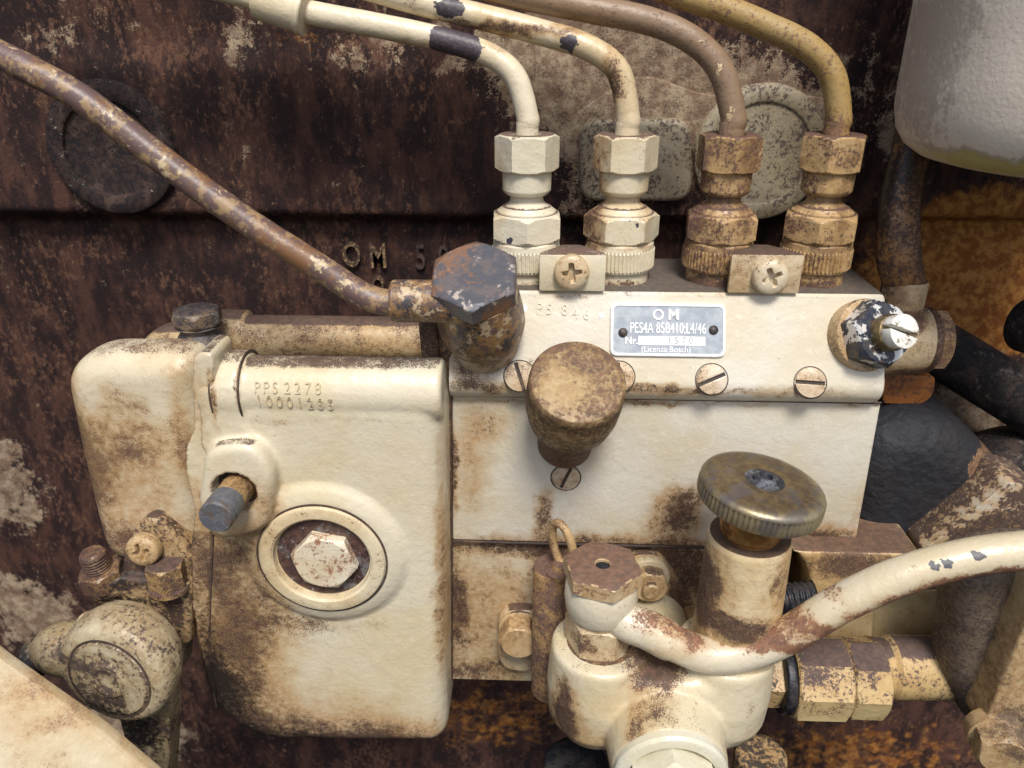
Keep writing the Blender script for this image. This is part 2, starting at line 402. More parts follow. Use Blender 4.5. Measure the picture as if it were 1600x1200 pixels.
# ================================================================== ENGINE BLOCK (behind everything)
WY = 70.0
def wall_material():
    s = NT('scorched_block_paint'); wp = s.wobble(7.0, .07)
    stre = s.noise(.10, 5, .72, stretch=(1, 1, .42)); st2 = s.noise(.55, 5, .75, stretch=(1, 1, .6), off=(9, 0, 4)); nf = s.noise(1.5, 6, .75, off=(0, 70, 3)); n1 = s.noise(.03, 4, .6, off=(50, 0, 0)); nb = s.noise(.16, 6, .68, off=(13, 2, 9))
    col = s.mix(s.step(stre, .42, .64), (.022, .012, .012), (.078, .036, .026))
    col = s.mix(s.step(s.math('MULTIPLY_ADD', n1, .6, st2), .84, .96, 0, .8), col, (.14, .070, .044))
    # rusty right side
    rs = s.field(px_spots((1530, 430, WY, (260, 200, 60), 1.5), (1480, 330, WY, (100, 60, 60), .5), (560, 60, WY, (240, 60, 60), .25), (760, 1120, WY, (220, 120, 60), .38), (1330, 1170, WY, (320, 120, 60), .42)), wp)
    rm = s.step(s.math('MULTIPLY_ADD', s.math('SUBTRACT', nb, .5), 1.6, rs), .25, .60)
    col = s.mix(s.math('MULTIPLY', rm, .92), col, s.mix(s.step(s.noise(.25, 6, .7, off=(2, 6, 1)), .40, .62), (.22, .072, .014), (.44, .20, .05)))
    # old cream paint left in flakes
    cr = s.field(px_spots((90, 60, WY, (260, 130, 60), .30), (390, 60, WY, (60, 90, 60), .42), (600, 70, WY, (220, 110, 60), .38), (980, 130, WY, (330, 150, 60), .98), (860, 60, WY, (200, 90, 60), .5), (1330, 130, WY, (160, 150, 60), .34), (1180, 235, WY, (180, 160, 60), .75), (30, 470, WY, (150, 320, 60), .12),
        (10, 760, WY, (110, 150, 60), .66), (50, 960, WY, (130, 150, 60), .66), (430, 300, WY, (300, 120, 60), .17), (900, 260, WY, (70, 200, 60), .45), (1500, 640, WY, (200, 70, 60), .6), (1560, 590, WY, (120, 90, 60), .5), (180, 1150, WY, (200, 120, 60), .8), (1390, 210, WY, (60, 90, 60), .45)), wp)
    d = s.math('ADD', s.math('MULTIPLY_ADD', s.math('SUBTRACT', nb, .5), 1.35, cr), s.math('ADD', s.math('MULTIPLY', s.math('SUBTRACT', stre, .5), 1.0), s.math('MULTIPLY', s.math('SUBTRACT', nf, .5), .75)))
    cm = s.math('MULTIPLY', s.step(d, .38, .50), s.step(s.math('MULTIPLY_ADD', nb, .6, nf), .62, .86, .25, 1.0))
    fl = s.step(s.math('ADD', s.math('MULTIPLY_ADD', s.math('SUBTRACT', nf, .5), 1.5, s.math('SUBTRACT', st2, .5)), s.math('ADD', s.math('MULTIPLY', cr, .25), s.step(s.noise(.16, 3, .6, stretch=(1, 1, .16), off=(21, 0, 3)), .52, .66, 0, .16))), .32, .38)
    cm = s.math('MAXIMUM', cm, s.math('MULTIPLY', fl, .75))
    cc = s.mix(s.step(s.noise(.2, 4, .65, off=(1, 9, 2)), .38, .64), (.19, .125, .085), (.37, .285, .195))
    col = s.mix(cm, col, cc)
    h = s.noise(.7, 5, .68)
    return s.done(col, s.fmix(cm, s.math('MULTIPLY_ADD', nb, .4, .55), .7), h, .6, spec=.22, dist=.0007)
M_WALL = wall_material()
def wall_geo():
    x0, x1, z0, z1, st = -400, 420, -320, 300, 1.45
    xs = np.arange(x0, x1+.1, st); zs = np.arange(z0, z1+.1, st); Xg, Zg = np.meshgrid(xs, zs)
    ss = lambda t: np.clip(t, 0, 1)**2*(3-2*np.clip(t, 0, 1))
    H = np.zeros_like(Xg)
    zl = Z(338, WY); zt = Z(120, WY)
    H += 9.0*ss((Zg-zl)/7.0+.5)                                        # raised upper panel, its lip casts the dark line
    H -= 2.0*ss((Zg-zt)/14.0)*(1-ss((Zg-zt-26)/16.0))*(1-ss((Xg-P(900, 120, WY).x)/12))   # hollow band across the upper left
    xr = P(1345, 330, WY).x
    H += 2.5*ss((Xg-xr)/3.0+.5)
    zg = Z(338, WY); H -= 6.0*np.exp(-((Zg-zg)/2.6)**2)*ss((Xg-P(1330, 330, WY).x)/6)
    rng = np.random.RandomState(3)
    for k in range(26):
        fx, fz = rng.uniform(-.09, .09, 2); H += .10*np.sin(fx*Xg+fz*Zg+rng.uniform(0, 6))
    n0, n1 = Xg.shape
    vs = [V((a, WY-b, c)) for a, b, c in zip(Xg.ravel(), H.ravel(), Zg.ravel())]
    fs = [(i*n1+j, i*n1+j+1, (i+1)*n1+j+1, (i+1)*n1+j) for i in range(n0-1) for j in range(n1-1)]
    return vs, fs
blk = thing('engine_block', 'scorched dark brown engine block with flaking cream paint behind the pump', 'engine block', (0, WY, -300))
obj('block_wall', wall_geo(), M_WALL, blk, ang=0)
M_PLUGDARK = metal('sooty_iron', (.017, .013, .014), (.040, .025, .022), (.07, .045, .036), .75, spec=.2, fine=.5, flecks=(.40, .38, .33), fl=(.67, .70))
YP = WY-9
c = P(178, 232, YP); r_ = mm(100, 178, 232, YP)
obj('core_plug', lathe([(-3, r_*1.02), (1.5, r_*1.02), (2.8, r_*.985), (3.3, r_*.94), (3.4, r_*.76), (3.0, r_*.73), (1.6, r_*.71), (1.4, r_*.68), (1.5, 0)], c, -Y_, 80), M_PLUGDARK, blk, label='dark round core plug behind the diagonal pipe')
M_BOSS = paint('grey_flaked_casting', (.38, .33, .24), wear=.22, tan=-.2, dark=(.055, .042, .038), tint=(.22, .16, .10), fine=.9, rough=.5, bump=.6)
c = P(1186, 240, YP); r_ = mm(104, 1186, 240, YP)
obj('core_plug', lathe([(-3, r_*1.0), (.8, r_*1.0), (2.2, r_*.965), (2.6, r_*.93), (2.7, r_*.77), (2.3, r_*.74), (1.7, r_*.73), (1.6, r_*.70), (2.0, 0)], c, -Y_, 80), M_BOSS, blk, label='round core plug with flaking cream paint behind the union nuts')
obj('cast_boss', prism(pxpoly([(906, 186), (1082, 186), (1082, 316), (906, 316)], YP-5, 7), V((0, 9, 0)), 2.2, 4), M_BOSS, blk)
obj('casting_step', prism(pxpoly([(1000, 110), (1100, 150), (1310, 150), (1330, 338), (880, 338), (880, 190)], YP-.8, 9), V((0, 6, 0)), .7, 3), M_WALL, blk)
M_LETD = metal('dark_letter_paint', (.030, .022, .022), (.055, .036, .032), (.10, .065, .05), .5, fine=.5)
M_LET = paint('letter_paint', (.30, .24, .17), wear=.55, tan=0, dark=(.03, .02, .02), fine=.8, rough=.55)
xd = (P(660, 400, WY)-P(560, 400, WY))
for ch, x, y in (('O', 551, 398), ('M', 592, 400), ('5', 658, 402), ('0', 694, 402), ('O', 592, 444)):
    text('raised_letter', ch, P(x, y, WY-.3), X_, Z_, 13.5 if y < 430 else 9, 2.0, M_LET if ch not in '50' else M_LETD, blk, sx=.66, bold=.12)

# ================================================================== INJECTION PUMP
M_PUMP = paint('pump_body_enamel', PALE, glaze=px_spots((730, 550, -3, (90, 90, 30), .5), (1040, 612, -5, (420, 16, 30), .35), (840, 600, -5, (70, 40, 30), .4), (1370, 530, -4, (60, 70, 30), .4)), wear=-.30, tan=-.15, top=1.5, dark=(.045, .034, .030), spots=px_spots((735, 560, -5, (70, 70), .75), (1030, 608, -5, (110, 14), .60), (715, 480, 0, (40, 80), .6), (1330, 500, -4, (50, 60), .40), (1380, 540, -4, (20, 90), .22), (830, 590, -4, (46, 34), .42), (880, 470, 0, (80, 26), .12), (1200, 612, -5, (220, 14), .45), (760, 608, -5, (90, 20), .6), (1000, 458, 7, (420, 10, 6), .4), (1352, 560, -4, (46, 22), .55)))
M_COVER = paint('cover_enamel', PALE, glaze=px_spots((740, 720, 0, (90, 160, 30), .42), (960, 850, 0, (420, 46, 30), .5), (1060, 790, 0, (110, 90, 30), .45), (1300, 840, 0, (110, 60, 30), .5), (850, 790, 0, (50, 90, 30), .3), (1000, 625, 0, (420, 16, 30), .3)), wear=-.40, tan=-.12, spots=px_spots((1000, 628, 0, (420, 9), .55), (708, 730, 0, (10, 130), .8), (1368, 690, 0, (12, 80), .4), (850, 800, 0, (26, 70), .85), (780, 660, 0, (110, 60), .42), (930, 850, 0, (330, 30), .75), (1060, 800, 0, (70, 80), .95), (1290, 845, 0, (90, 40), .95), (730, 740, 0, (50, 140), .30), (1345, 790, 0, (20, 90), .5), (1350, 632, 0, (60, 10), .5), (890, 620, 0, (60, 20), .3), (960, 640, 0, (60, 12), .3)), rough=.30)
M_LOWER = paint('lower_body_enamel', CREAM, glaze=px_spots((760, 960, 1, (160, 160, 30), .40),), wear=-.02, tan=.10, top=1.0, spots=px_spots((900, 860, 1, (300, 26), .7), (1060, 900, 1, (120, 80), .8), (860, 900, 1, (40, 100), .55), (750, 1050, 1, (120, 40), .45), (715, 950, 1, (26, 140), .55), (845, 1020, 1, (30, 60), .5)))
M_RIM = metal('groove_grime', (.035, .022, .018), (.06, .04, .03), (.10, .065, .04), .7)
M_SCREW = paint('screw_enamel', PALE, wear=.05, tan=.15)
M_FLANGE = paint('flange_rust', (.46, .33, .22), wear=.55, tan=.5, fine=1.0)
pump = thing('injection_pump', 'cream four-cylinder diesel injection pump with metal nameplate and flat side cover', 'injection pump', P(1000, 1060, 20))
xl, xr = P(702, 560, -2).x, P(1393, 540, -3).x
prof = [(46, Z(452, 8)-30), (46, Z(452, 8)-2), (44, Z(452, 8)), (9.5, Z(452, 8.5)), (8.2, Z(454, 8)), (7.3, Z(459, 7)), (6.5, Z(470, 6.5)), (-4.4, Z(592, -4.4)), (-4.9, Z(602, -4.9)), (-4.6, Z(611, -4.6)), (-3.6, Z(617, -3.6)), (-1.4, Z(621, -1.5)), (3, Z(622, 3)), (3, Z(622, 3)-8), (20, Z(622, 3)-30)]
cy = sum(p[0] for p in prof)/len(prof); cz = sum(p[1] for p in prof)/len(prof)
def sec(x, k): return [V((x, cy+(a-cy)*k, cz+(b-cz)*k)) for a, b in prof]
obj('upper_housing', loft([sec(xl, 1), sec(xr-1.6, 1), sec(xr-.5, .992), sec(xr, .965)]), M_PUMP, pump, ang=24)
obj('side_cover', prism(pxpoly([(706, 617), (1377, 630), (1335, 860), (707, 844)], -.2, [1.0, 1.5, 2.5, 1.0]), V((0, 4.5, 0)), .7, 3), M_COVER, pump)
obj('lower_housing', prism(pxpoly([(703, 620), (1366, 630), (1322, 862), (1232, 862), (1228, 1075), (772, 1063), (704, 1061)], 1.4, [.5, 1, 1, 2, 3, 3, 1.5]), V((0, 44, 0)), .8, 3), M_LOWER, pump)
obj('joint_strip', prism(pxpoly([(682, 520), (704, 520), (706, 1062), (690, 1062)], -1.6, .6), V((0, 24, 0)), .7, 3), M_FLANGE, pump)
NS = V((0, -(Z(470, 6.5)-Z(592, -4.4)), (6.5+4.4)))            # outward normal of the sloping front band
NS = V((0, -abs(NS.y), abs(NS.z))).normalized(); PS = V((0, 6.5, Z(470, 6.5)))
US = V((0, NS.z, -NS.y)).normalized(); US = US if US.z > 0 else -US
def on_band(px, py, lift=0.0): return PP(px, py, PS, NS) + NS*lift
for x, y, a in ((812, 588, R(108)), (967, 589, R(96)), (1112, 593, R(24)), (1266, 598, R(-3))):
    sw_ = obj('slotted_screw', slotted(on_band(x, y, 0.05), NS, mm(23.5, x, y, -3), a, .24), M_SCREW, pump)
    obj('slot', slot_floor(on_band(x, y, 0.25), NS, mm(23.5, x, y, -3)), M_RIM, sw_)
sw_ = obj('slotted_screw', slotted(P(884, 746, -.2), -Y_, mm(21.5, 884, 746, 0), R(68), .24), M_SCREW, pump)
obj('slot', slot_floor(P(884, 746, -.4), -Y_, mm(21.5, 884, 746, 0)), M_RIM, sw_)
for x, y in ((812, 588), (967, 589), (1112, 593), (1266, 598)):
    rr = mm(23.5, x, y, -3); obj('screw_recess', lathe([(-.3, rr*1.10), (.10, rr*1.10), (.14, rr*1.04), (-.3, rr*1.02)], on_band(x, y), NS, 48), M_RIM, pump)
rr = mm(21.5, 884, 746, 0); obj('screw_recess', lathe([(-.3, rr*1.12), (.12, rr*1.12), (.14, rr*1.04), (-.3, rr*1.02)], P(884, 746, -.2), -Y_, 48), M_RIM, pump)
M_SEAMLINE = metal('seam_line_dark', (.030, .018, .015), (.055, .033, .025), (.10, .05, .03), .7)  # added dark strips paint the shadow line and grime along the cover seams
obj('seam_line', tube([P(705, 617.5, -.7), P(1377, 629.5, -.7)], .42, 10, 0), M_SEAMLINE, pump)
obj('seam_line', tube([P(706, 845.5, -.2), P(1335, 861.5, -.2)], .50, 10, 0), M_SEAMLINE, pump)
obj('seam_line', tube([P(704.5, 617, -.6), P(705.5, 845, -.6), P(706, 1060, -.2)], .45, 10, 0), M_SEAMLINE, pump)
# nameplate
s = NT('stamped_aluminium'); nf = s.noise(1.2, 5, .7); nn = s.noise(.25, 4, .6, off=(4, 4, 4))
M_PLATE = s.done(s.mix(s.step(nn, .38, .66), (.27, .305, .35), (.38, .41, .45)), s.math('MULTIPLY_ADD', nf, .3, .40), nf, .15, .0)
s = NT('plate_white'); M_PWHITE = s.done(s.mix(s.step(s.noise(.8, 5, .7), .42, .62), (.80, .81, .80), (.62, .63, .62)), .5, None, metal=.2)
M_RIVET = metal('dark_rivet', (.03, .024, .022), (.06, .05, .045), (.10, .07, .05), .5)
pc = on_band(1043, 516); hw, hh = (on_band(1134, 516)-on_band(954, 516)).length/2, (on_band(1043, 475)-on_band(1043, 558)).length/2
def rrect(cen, a, b, r, lift): return [cen + X_*p.x + US*p.y + NS*lift for p in roundpoly([V((-a, -b, 0)), V((a, -b, 0)), V((a, b, 0)), V((-a, b, 0))], r, 6)]
tl = R(-.6)
plate = obj('nameplate', loft([rrect(pc, hw-.5, hh-.5, 2.1, 0), rrect(pc, hw-.5, hh-.5, 2.1, .62)]), M_PLATE, pump, label='small aluminium nameplate with raised lettering')
obj('border', loft([rrect(pc, hw, hh, 2.4, -.2), rrect(pc, hw, hh, 2.4, .75), rrect(pc, hw-.25, hh-.25, 2.2, .95), rrect(pc, hw-.85, hh-.85, 1.7, .95), rrect(pc, hw-1.05, hh-1.05, 1.5, .5)], True, False), M_PWHITE, plate)
def pl(px, py, lift=.62): return on_band(px, py, lift)
text('raised_lettering', 'O', pl(1028, 493), X_, US, 4.6, .28, M_PWHITE, plate, sx=.95, bold=.07)
text('raised_lettering', 'M', pl(1052, 493), X_, US, 4.6, .28, M_PWHITE, plate, sx=1.0, bold=.07)
text('raised_lettering', 'PES4A 85B410:L4/46', pl(1043, 514), X_, US, 4.7, .22, M_PWHITE, plate, sx=.58, bold=.015)
text('raised_lettering', 'Nr.', pl(986, 533), X_, US, 3.2, .28, M_PWHITE, plate, sx=.9, bold=.03)
text('raised_lettering', '(Licenza Bosch)', pl(1040, 546.5), X_, US, 2.5, .16, M_PWHITE, plate, sx=.95)
nb_ = (pl(1101, 533)-pl(997, 533)).length/2
obj('number_field', loft([rrect(pl(1049, 533, .55), nb_, 1.35, .1, 0), rrect(pl(1049, 533, .55), nb_, 1.35, .1, .22)]), M_PWHITE, plate)
M_STAMP = metal('stamped_digits', (.16, .16, .17), (.22, .22, .22), (.2, .2, .2), .5)
text('stamped_number', '1570', pl(1062, 533, .74), X_, US, 2.9, .08, M_STAMP, plate, sx=.85, spacing=1.75)
for x, y in ((973, 520), (1114, 516)):
    obj('rivet', lathe([(0, 1.45), (.5, 1.4), (.95, .95), (1.15, .3), (1.16, 0)], pl(x, y, .5), NS, 24), M_RIVET, plate)
for ch, x, y in (('P', 843, 483), ('5', 858, 484), ('8', 882, 485), ('4', 899, 490), ('6', 916, 492)):
    text('stamped_character', ch, on_band(x, y, 0), X_, US, 5.0, .38, M_PUMP, pump, sx=.8, bold=-.03)
s = NT('bare_fleck'); M_FLECK = s.done((.62, .64, .68), .4, s.noise(.8, 4), .4)
for x, y, rr in ((818, 482, 1.4), (940, 493, .95), (1372, 470, 1.2)):
    obj('paint_fleck', lathe([(-.1, rr), (.10, rr*.9), (.14, 0)], on_band(x, y), NS, 14), M_FLECK, pump)

# ------------------------------------------------------------------ delivery valve holders with their pipes
FY = 22.0
ZT = Z(452, 8)                                            # top of the pump body
base_px = (822, 966, 1117, 1268)
fit_mats, pipe_mats = [], []
for i in range(4):
    wv = (-.30, -.18, .26, .14)[i]; tn = (-.25, -.05, .35, .30)[i]
    fit_mats.append(paint('union_enamel', ((.66, .60, .46), (.66, .58, .42), (.56, .43, .255), (.58, .45, .265))[i], wear=wv, tan=tn, top=1.15, dark=(.075, .042, .035), fine=1.1,
        glaze=px_spots((base_px[i]-44, 300, FY-6, (44, 190, 20), (.45, .8, .7, .8)[i]), (base_px[i]+46, 300, FY-4, (22, 190, 20), .4), (base_px[i], 318, FY-6, (90, 16, 20), .4), (base_px[i], 388, FY-8, (90, 10, 20), .4)), spots=px_spots((base_px[i]-42, 300, FY-8, (34, 170, 20), (.2, .6, .65, .7)[i]), (base_px[i], 445, FY-8, (70, 14), .5)), chips=[(P(796, 375, FY-9), 1.6, .8)] if i == 0 else [(P(996, 352, FY-10), (1.6, 4, 1.3), .8)] if i == 1 else ()))
ZH = lambda py, r, i: Z(py, FY-r, base_px[i])
pipe_px = [[(823, 168), (806, 122), (768, 88), (700, 64), (590, 40), (470, 17), (380, -8), (250, -40), (80, -90), (-60, -130)],
           [(984, 165), (966, 112), (918, 74), (850, 52), (750, 26), (650, 2), (560, -24), (380, -80), (200, -140)],
           [(1141, 170), (1126, 110), (1080, 62), (1010, 32), (900, 10), (820, -6), (730, -30), (540, -95), (360, -160)],
           [(1304, 168), (1300, 118), (1262, 74), (1190, 38), (1120, 10), (1060, -10), (980, -40), (800, -115), (640, -190)]]
labels_h = ('clean cream delivery valve holder, leftmost of four on top of the pump', 'cream delivery valve holder with rusty left flats, second from the left on the pump',
            'brown rust-speckled delivery valve holder, third from the left on the pump', 'tan delivery valve holder, rightmost of four on top of the pump')
labels_p = ('cream fuel pipe with one long bare dark patch, lowest of the four curved pipes', 'cream fuel pipe with rusty underside and small dark chip, second from the left',
            'dull brown fuel pipe with scrapes and painted highlight streaks on its bend, third from the left', 'mottled ochre fuel pipe at the right of the four curved pipes')
M_PIPE = [paint('pipe_cream', (.68, .60, .45), glaze=px_spots((640, 72, FY+3, (300, 16, 30), .45), (800, 150, FY, (20, 90, 30), .3)), wear=-.34, tan=-.2, fine=1.6, chips=[(P(715, 72, FY), (10.5, 14, 9), 1.3), (P(690, 62, FY), (6, 14, 6), .8)], spots=px_spots((823, 190, FY-4, (30, 40), .25), (640, 70, FY, (300, 18), .25)), chipcol=(.05, .038, .045)),
          paint('pipe_cream_rusted', (.66, .57, .41), glaze=px_spots((760, 46, FY+3, (330, 16, 30), .7), (950, 140, FY, (20, 100, 30), .6)), wear=-.12, tan=.0, fine=1.6, chips=[(P(888, 68, FY-2), (4.4, 8, 4.0), 1.1), (P(700, 12, FY), (7, 10, 5), 1.1)], spots=px_spots((740, 45, FY, (300, 16), .5), (960, 130, FY-2, (24, 60), .45)), chipcol=(.045, .036, .042)),
          paint('pipe_brown', (.25, .17, .11), wear=.02, tan=-.3, dark=(.10, .058, .045), tint=(.15, .085, .055), fine=1.2, spots=(), chips=[(P(1094, 64, FY-4), (4.2, 6, 1.0), .62), (P(1126, 108, FY-4), (1.2, 6, 5.5), .62), (P(1142, 180, FY-4), (3, 6, 7.5), .45)], chipcol=(.42, .32, .19), rough=.42),  # pale chips along the bend double as painted highlight streaks
          paint('pipe_ochre', (.37, .275, .135), wear=.12, tan=.0, dark=(.13, .075, .05), tint=(.36, .22, .06), fine=.9, rough=.45, spots=px_spots((1295, 200, FY, (40, 40), .6)))]
for i in range(4):
    x = P(base_px[i], 430, FY).x; b = V((x, FY, ZT-1)); z = lambda py, r: ZH(py, r, i)-b.z
    h = thing('delivery_valve_holder', labels_h[i], 'valve holder', b, 'delivery valve holders on the pump')
    rk = 10.7; fm = fit_mats[i]
    t_kb, t_kt = z(433, rk), z(388, rk)
    kn = lambda r: (lambda ph: r*(1+.022*math.copysign(min(1, abs(math.sin(ph*56))*1.7), math.sin(ph*56))))
    obj('seat_ring', lathe(rcyl(-2.5, t_kb+.5, 9.3, .4), b, Z_, 48), fm, h)
    obj('knurled_collar', lathe([(t_kb, 9.6), (t_kb+.5, rk*.97), (t_kb+1.1, rk*.985), (t_kb+1.3, kn(rk)), (t_kt-2.2, kn(rk)), (t_kt-1.8, rk*.99), (t_kt-.2, rk*.97), (t_kt+.4, 9.8)], b, Z_, 448), fm, h, ang=18)
    t1 = z(343, 11.3)
    obj('hexagon', lathe([(t_kt, 9.8)] + hexp(t_kt+.3, t1, 10.2) , b, Z_, 72, rot=R((2, 31, -8, 40)[i])), fm, h, ang=20)
    t2 = z(328, 8)
    obj('shoulder_ring', lathe([(t1-.5, 9.2), (t1+.4, 9.1), (t1+1.0, 8.3), (t2-1.2, 8.2), (t2-.4, 7.6), (t2, 6.4), (t2+1.2, 5.2), (z(312, 5)+1, 5.0)], b, Z_, 56), fm, h)
    # pipe with its union nut
    t3, t4, t5 = z(312, 8.4), z(273, 8.4), z(216, 10)
    p = thing('fuel_pipe', labels_p[i], 'fuel pipe', b + Z_*t3, 'curved fuel pipes above the pump')
    pb = b
    obj('union_nut', lathe([(t3, 4.9), (t3+.1, 6.2), (t3+1.0, 7.2), (t3+1.6, 7.45), (t4-.6, 7.55), (t4-.2, 7.8)] + hexp(t4-.1, t5, 8.45, True, True, .10) + [(t5, 4.4), (t5-1.5, 4.1)], pb, Z_, 72, rot=R((34, 29, 1, 37)[i])), fm, p, ang=20)
    pts = [pb + Z_*(t5-4), pb + Z_*(t5+2), V((x, FY, Z(182, FY, pipe_px[i][0][0])))] + [P(a, c_, FY+(k*1.2)) for k, (a, c_) in enumerate(pipe_px[i]) if k]
    obj('tube', tube(pts, (3.4, 3.55, 3.75, 3.7)[i], 28, 9, wob=.012), M_PIPE[i], p, ang=60)
# pipe clip on the lowest pipe
s = NT('clip_plastic'); M_CLIP = paint('clip_enamel', (.70, .60, .42), wear=-.45, tan=-.3, rough=.4)
a0, a1 = P(402, -4, FY+4.5), P(478, 20, FY+3.6); ax = (a1-a0).normalized(); L = (a1-a0).length
clip = obj('pipe_clip', lathe([(0, 4.3), (0, 5.6), (.8, 5.9), (L-2.2, 6.0), (L-1.8, 6.5), (L-.4, 6.5), (L, 6.2), (L, 4.3)], a0, ax, 40), M_CLIP, None, label='cream sleeve clipped round the lowest fuel pipe, top left', cat='pipe clip')
# clamp blocks between the holders
for k, (x0, x1, y0, y1, sx, sy, rot, lb) in enumerate(((843, 948, 398, 449, 893, 424, .12, 'cream clamp block with cross-head screw between the two left valve holders'), (1144, 1258, 398, 452, 1202, 431, .45, 'cream clamp block with cross-head screw between the two right valve holders'))):
    yb = 6.2; th = thing('clamp_block', lb, 'clamp', P((x0+x1)/2, y1, yb), 'clamp blocks between the valve holders')
    A, B, C, D = P(x0, y0, yb), P(x1, y0, yb), P(x1, y1, yb), P(x0, y1, yb)
    w_ = B.x-A.x; zc = (A.z+B.z)/2; zd = ZT+.1
    top = [V((A.x, yb, 0)), V((B.x, yb, 0)), V((B.x-w_*.02, yb+3, 0)), V((B.x-w_*.36, yb+12, 0)), V((A.x+w_*.36, yb+12, 0)), V((A.x+w_*.02, yb+3, 0))]
    obj('block', prism([q+Z_*zc for q in top], V((0, 0, zd-zc)), .45, 2), fit_mats[0] if k == 0 else paint('clamp_enamel', CREAM, wear=.05, tan=.2, top=1.0), th)
    obj('screw', phillips(P(sx, sy, yb-.1), elev(6), mm(27.5, sx, sy, yb), 3.4, rot, 2.2), paint('screw_head_enamel', CREAM, wear=.0, tan=.15, fine=1.0), th, ang=40)

# ------------------------------------------------------------------ bleed screw at the right end
M_BLEED = metal('blued_steel', (.035, .042, .062), (.070, .068, .075), (.12, .075, .045), .38, .3, fine=.2, flecks=(.72, .70, .66), fl=(.545, .56))
M_BRASS = metal('dull_brass', (.14, .105, .045), (.22, .16, .07), (.08, .055, .03), .4, .4, flecks=(.75, .73, .70), fl=(.60, .63))
bo = on_band(1352, 524); bd = V((.30, -.86, .42)).normalized()
bs = thing('bleed_screw', 'dark hexagon bleed screw with flaked white paint at the right end of the pump', 'bleed screw', bo)
obj('washer', lathe(rcyl(-3.5, 1.5, 11.0, .6), bo, bd, 48), paint('washer_enamel', CREAM, wear=.1, tan=.3, top=.6), bs)
obj('hexagon', lathe(hexp(1.4, 8.2, 9.0, False, True, .2), bo, bd, 72, rot=R(14)), M_BLEED, bs, ang=22)
obj('stem', lathe(rcyl(7.8, 12.0, 5.4, .5), bo, bd, 40), M_BRASS, bs)
obj('slotted_end', slotted(bo + bd*14.5, bd, 4.9, R(-24), .26, 1.2, 2.6), paint('flaked_white', (.74, .73, .68), wear=.12, tan=-.3, dark=(.11, .085, .04), fine=.6), bs)

# ================================================================== RETURN PIPE with banjo
M_RUSTPIPE = metal('return_pipe_paint', (.125, .078, .070), (.29, .19, .10), (.19, .095, .045), .42, fine=.26, bump=.25, a=.50, b=.56, flecks=(.50, .39, .24), fl=(.605, .63))
YB = -14.0
rp = thing('return_pipe', 'thick rusty brown pipe running diagonally across the upper left to a banjo', 'pipe', P(640, 500, YB))
pp = [P(-460, -130, -2), P(-300, -75, -5), P(-160, -5, -8), P(-40, 66, -9), P(40, 106, -10), P(130, 156, -10.5), (P(230, 232, -11)), P(330, 307, -12), P(420, 368, -12.5), P(500, 418, -13), P(556, 455, -13.5), P(600, 472, YB), P(660, 471, YB)]
obj('tube', tube(pp, mm(21.5, 400, 350, -12), 28, 9, wob=.015), M_RUSTPIPE, rp, ang=60)
M_BANJO = metal('banjo_paint', (.13, .08, .065), (.27, .155, .065), (.05, .045, .05), .42, fine=.34, bump=.3, a=.44, b=.54, flecks=(.46, .35, .22), fl=(.565, .60))
obj('ferrule', lathe([(0, 4.4), (.1, 5.5), (.7, 5.9), (14, 6.0), (19, 6.0)], P(612, 470, YB), X_, 44), M_BANJO, rp)
bd = elev(47, -3); bb = on_band(757, 532, 0)
hd = P(742, 430, YB-16)
bd = (PP(740, 427, bb+V((0, -15.5, 0)), Y_)-bb); bl = bd.length; bd.normalize()
obj('banjo_ring', lathe([(2.4, 8.5), (2.9, 10.3), (5, 12.2), (9.0, 13.0), (13.5, 12.8), (bl-6.5, 11.6), (bl-5.9, 8)], bb, bd, 56), M_BANJO, rp)
bj = thing('banjo_bolt', 'blue-grey hexagon banjo bolt with orange rust at the end of the diagonal pipe', 'bolt', bb)
M_BOLTBLUE = metal('blue_grey_bolt', (.095, .095, .11), (.135, .115, .115), (.23, .125, .075), .42, .25, fine=.22, flecks=(.46, .40, .35), fl=(.60, .66))
obj('washer', lathe(rcyl(-3, 2.5, 10.2, .5), bb, bd, 48), paint('banjo_washer_enamel', PALE, wear=.1, tan=.3), bj)
obj('hexagon_head', lathe(hexp(bl-6.2, bl, 11.4, False, True, .10), bb, bd, 72, rot=R(0)), M_BOLTBLUE, bj, ang=20)

# ================================================================== BREATHER CAP on the side cover
M_CAP = paint('breather_paint', (.52, .41, .24), wear=.36, tan=.35, dark=(.095, .055, .036), tint=(.25, .145, .05), fine=.8, rough=.40, spots=px_spots((850, 560, -24, (60, 30, 30), .5), (870, 700, -5, (80, 50), .9), (960, 570, -24, (40, 40, 30), .5)), clean=px_spots((885, 605, -24, (60, 45, 12), .6)))
cb = P(884, 684, 0); ct = P(903, 594, -21); cd = (ct-cb); cl = cd.length; cd.normalize()
br = thing('breather_cap', 'round brown stained breather cap on a short neck, standing out of the side cover', 'cap', cb)
obj('neck', lathe([(-4, 9.0), (2, 9.2), (6, 9.4), (cl*.48, 10.2)], cb, cd, 48), M_CAP, br)
obj('cap', lathe([(cl*.34, 9.8), (cl*.36, 11.5), (cl*.44, 13.0), (cl*.60, 14.0), (cl*.80, 14.2), (cl*.84, 13.7), (cl*.87, 13.75), (cl*.90, 14.0), (cl*.965, 13.8), (cl*.99, 13.2), (cl, 12.4), (cl*.99, 8), (cl*.995, 0)], cb, cd, 64), M_CAP, br)

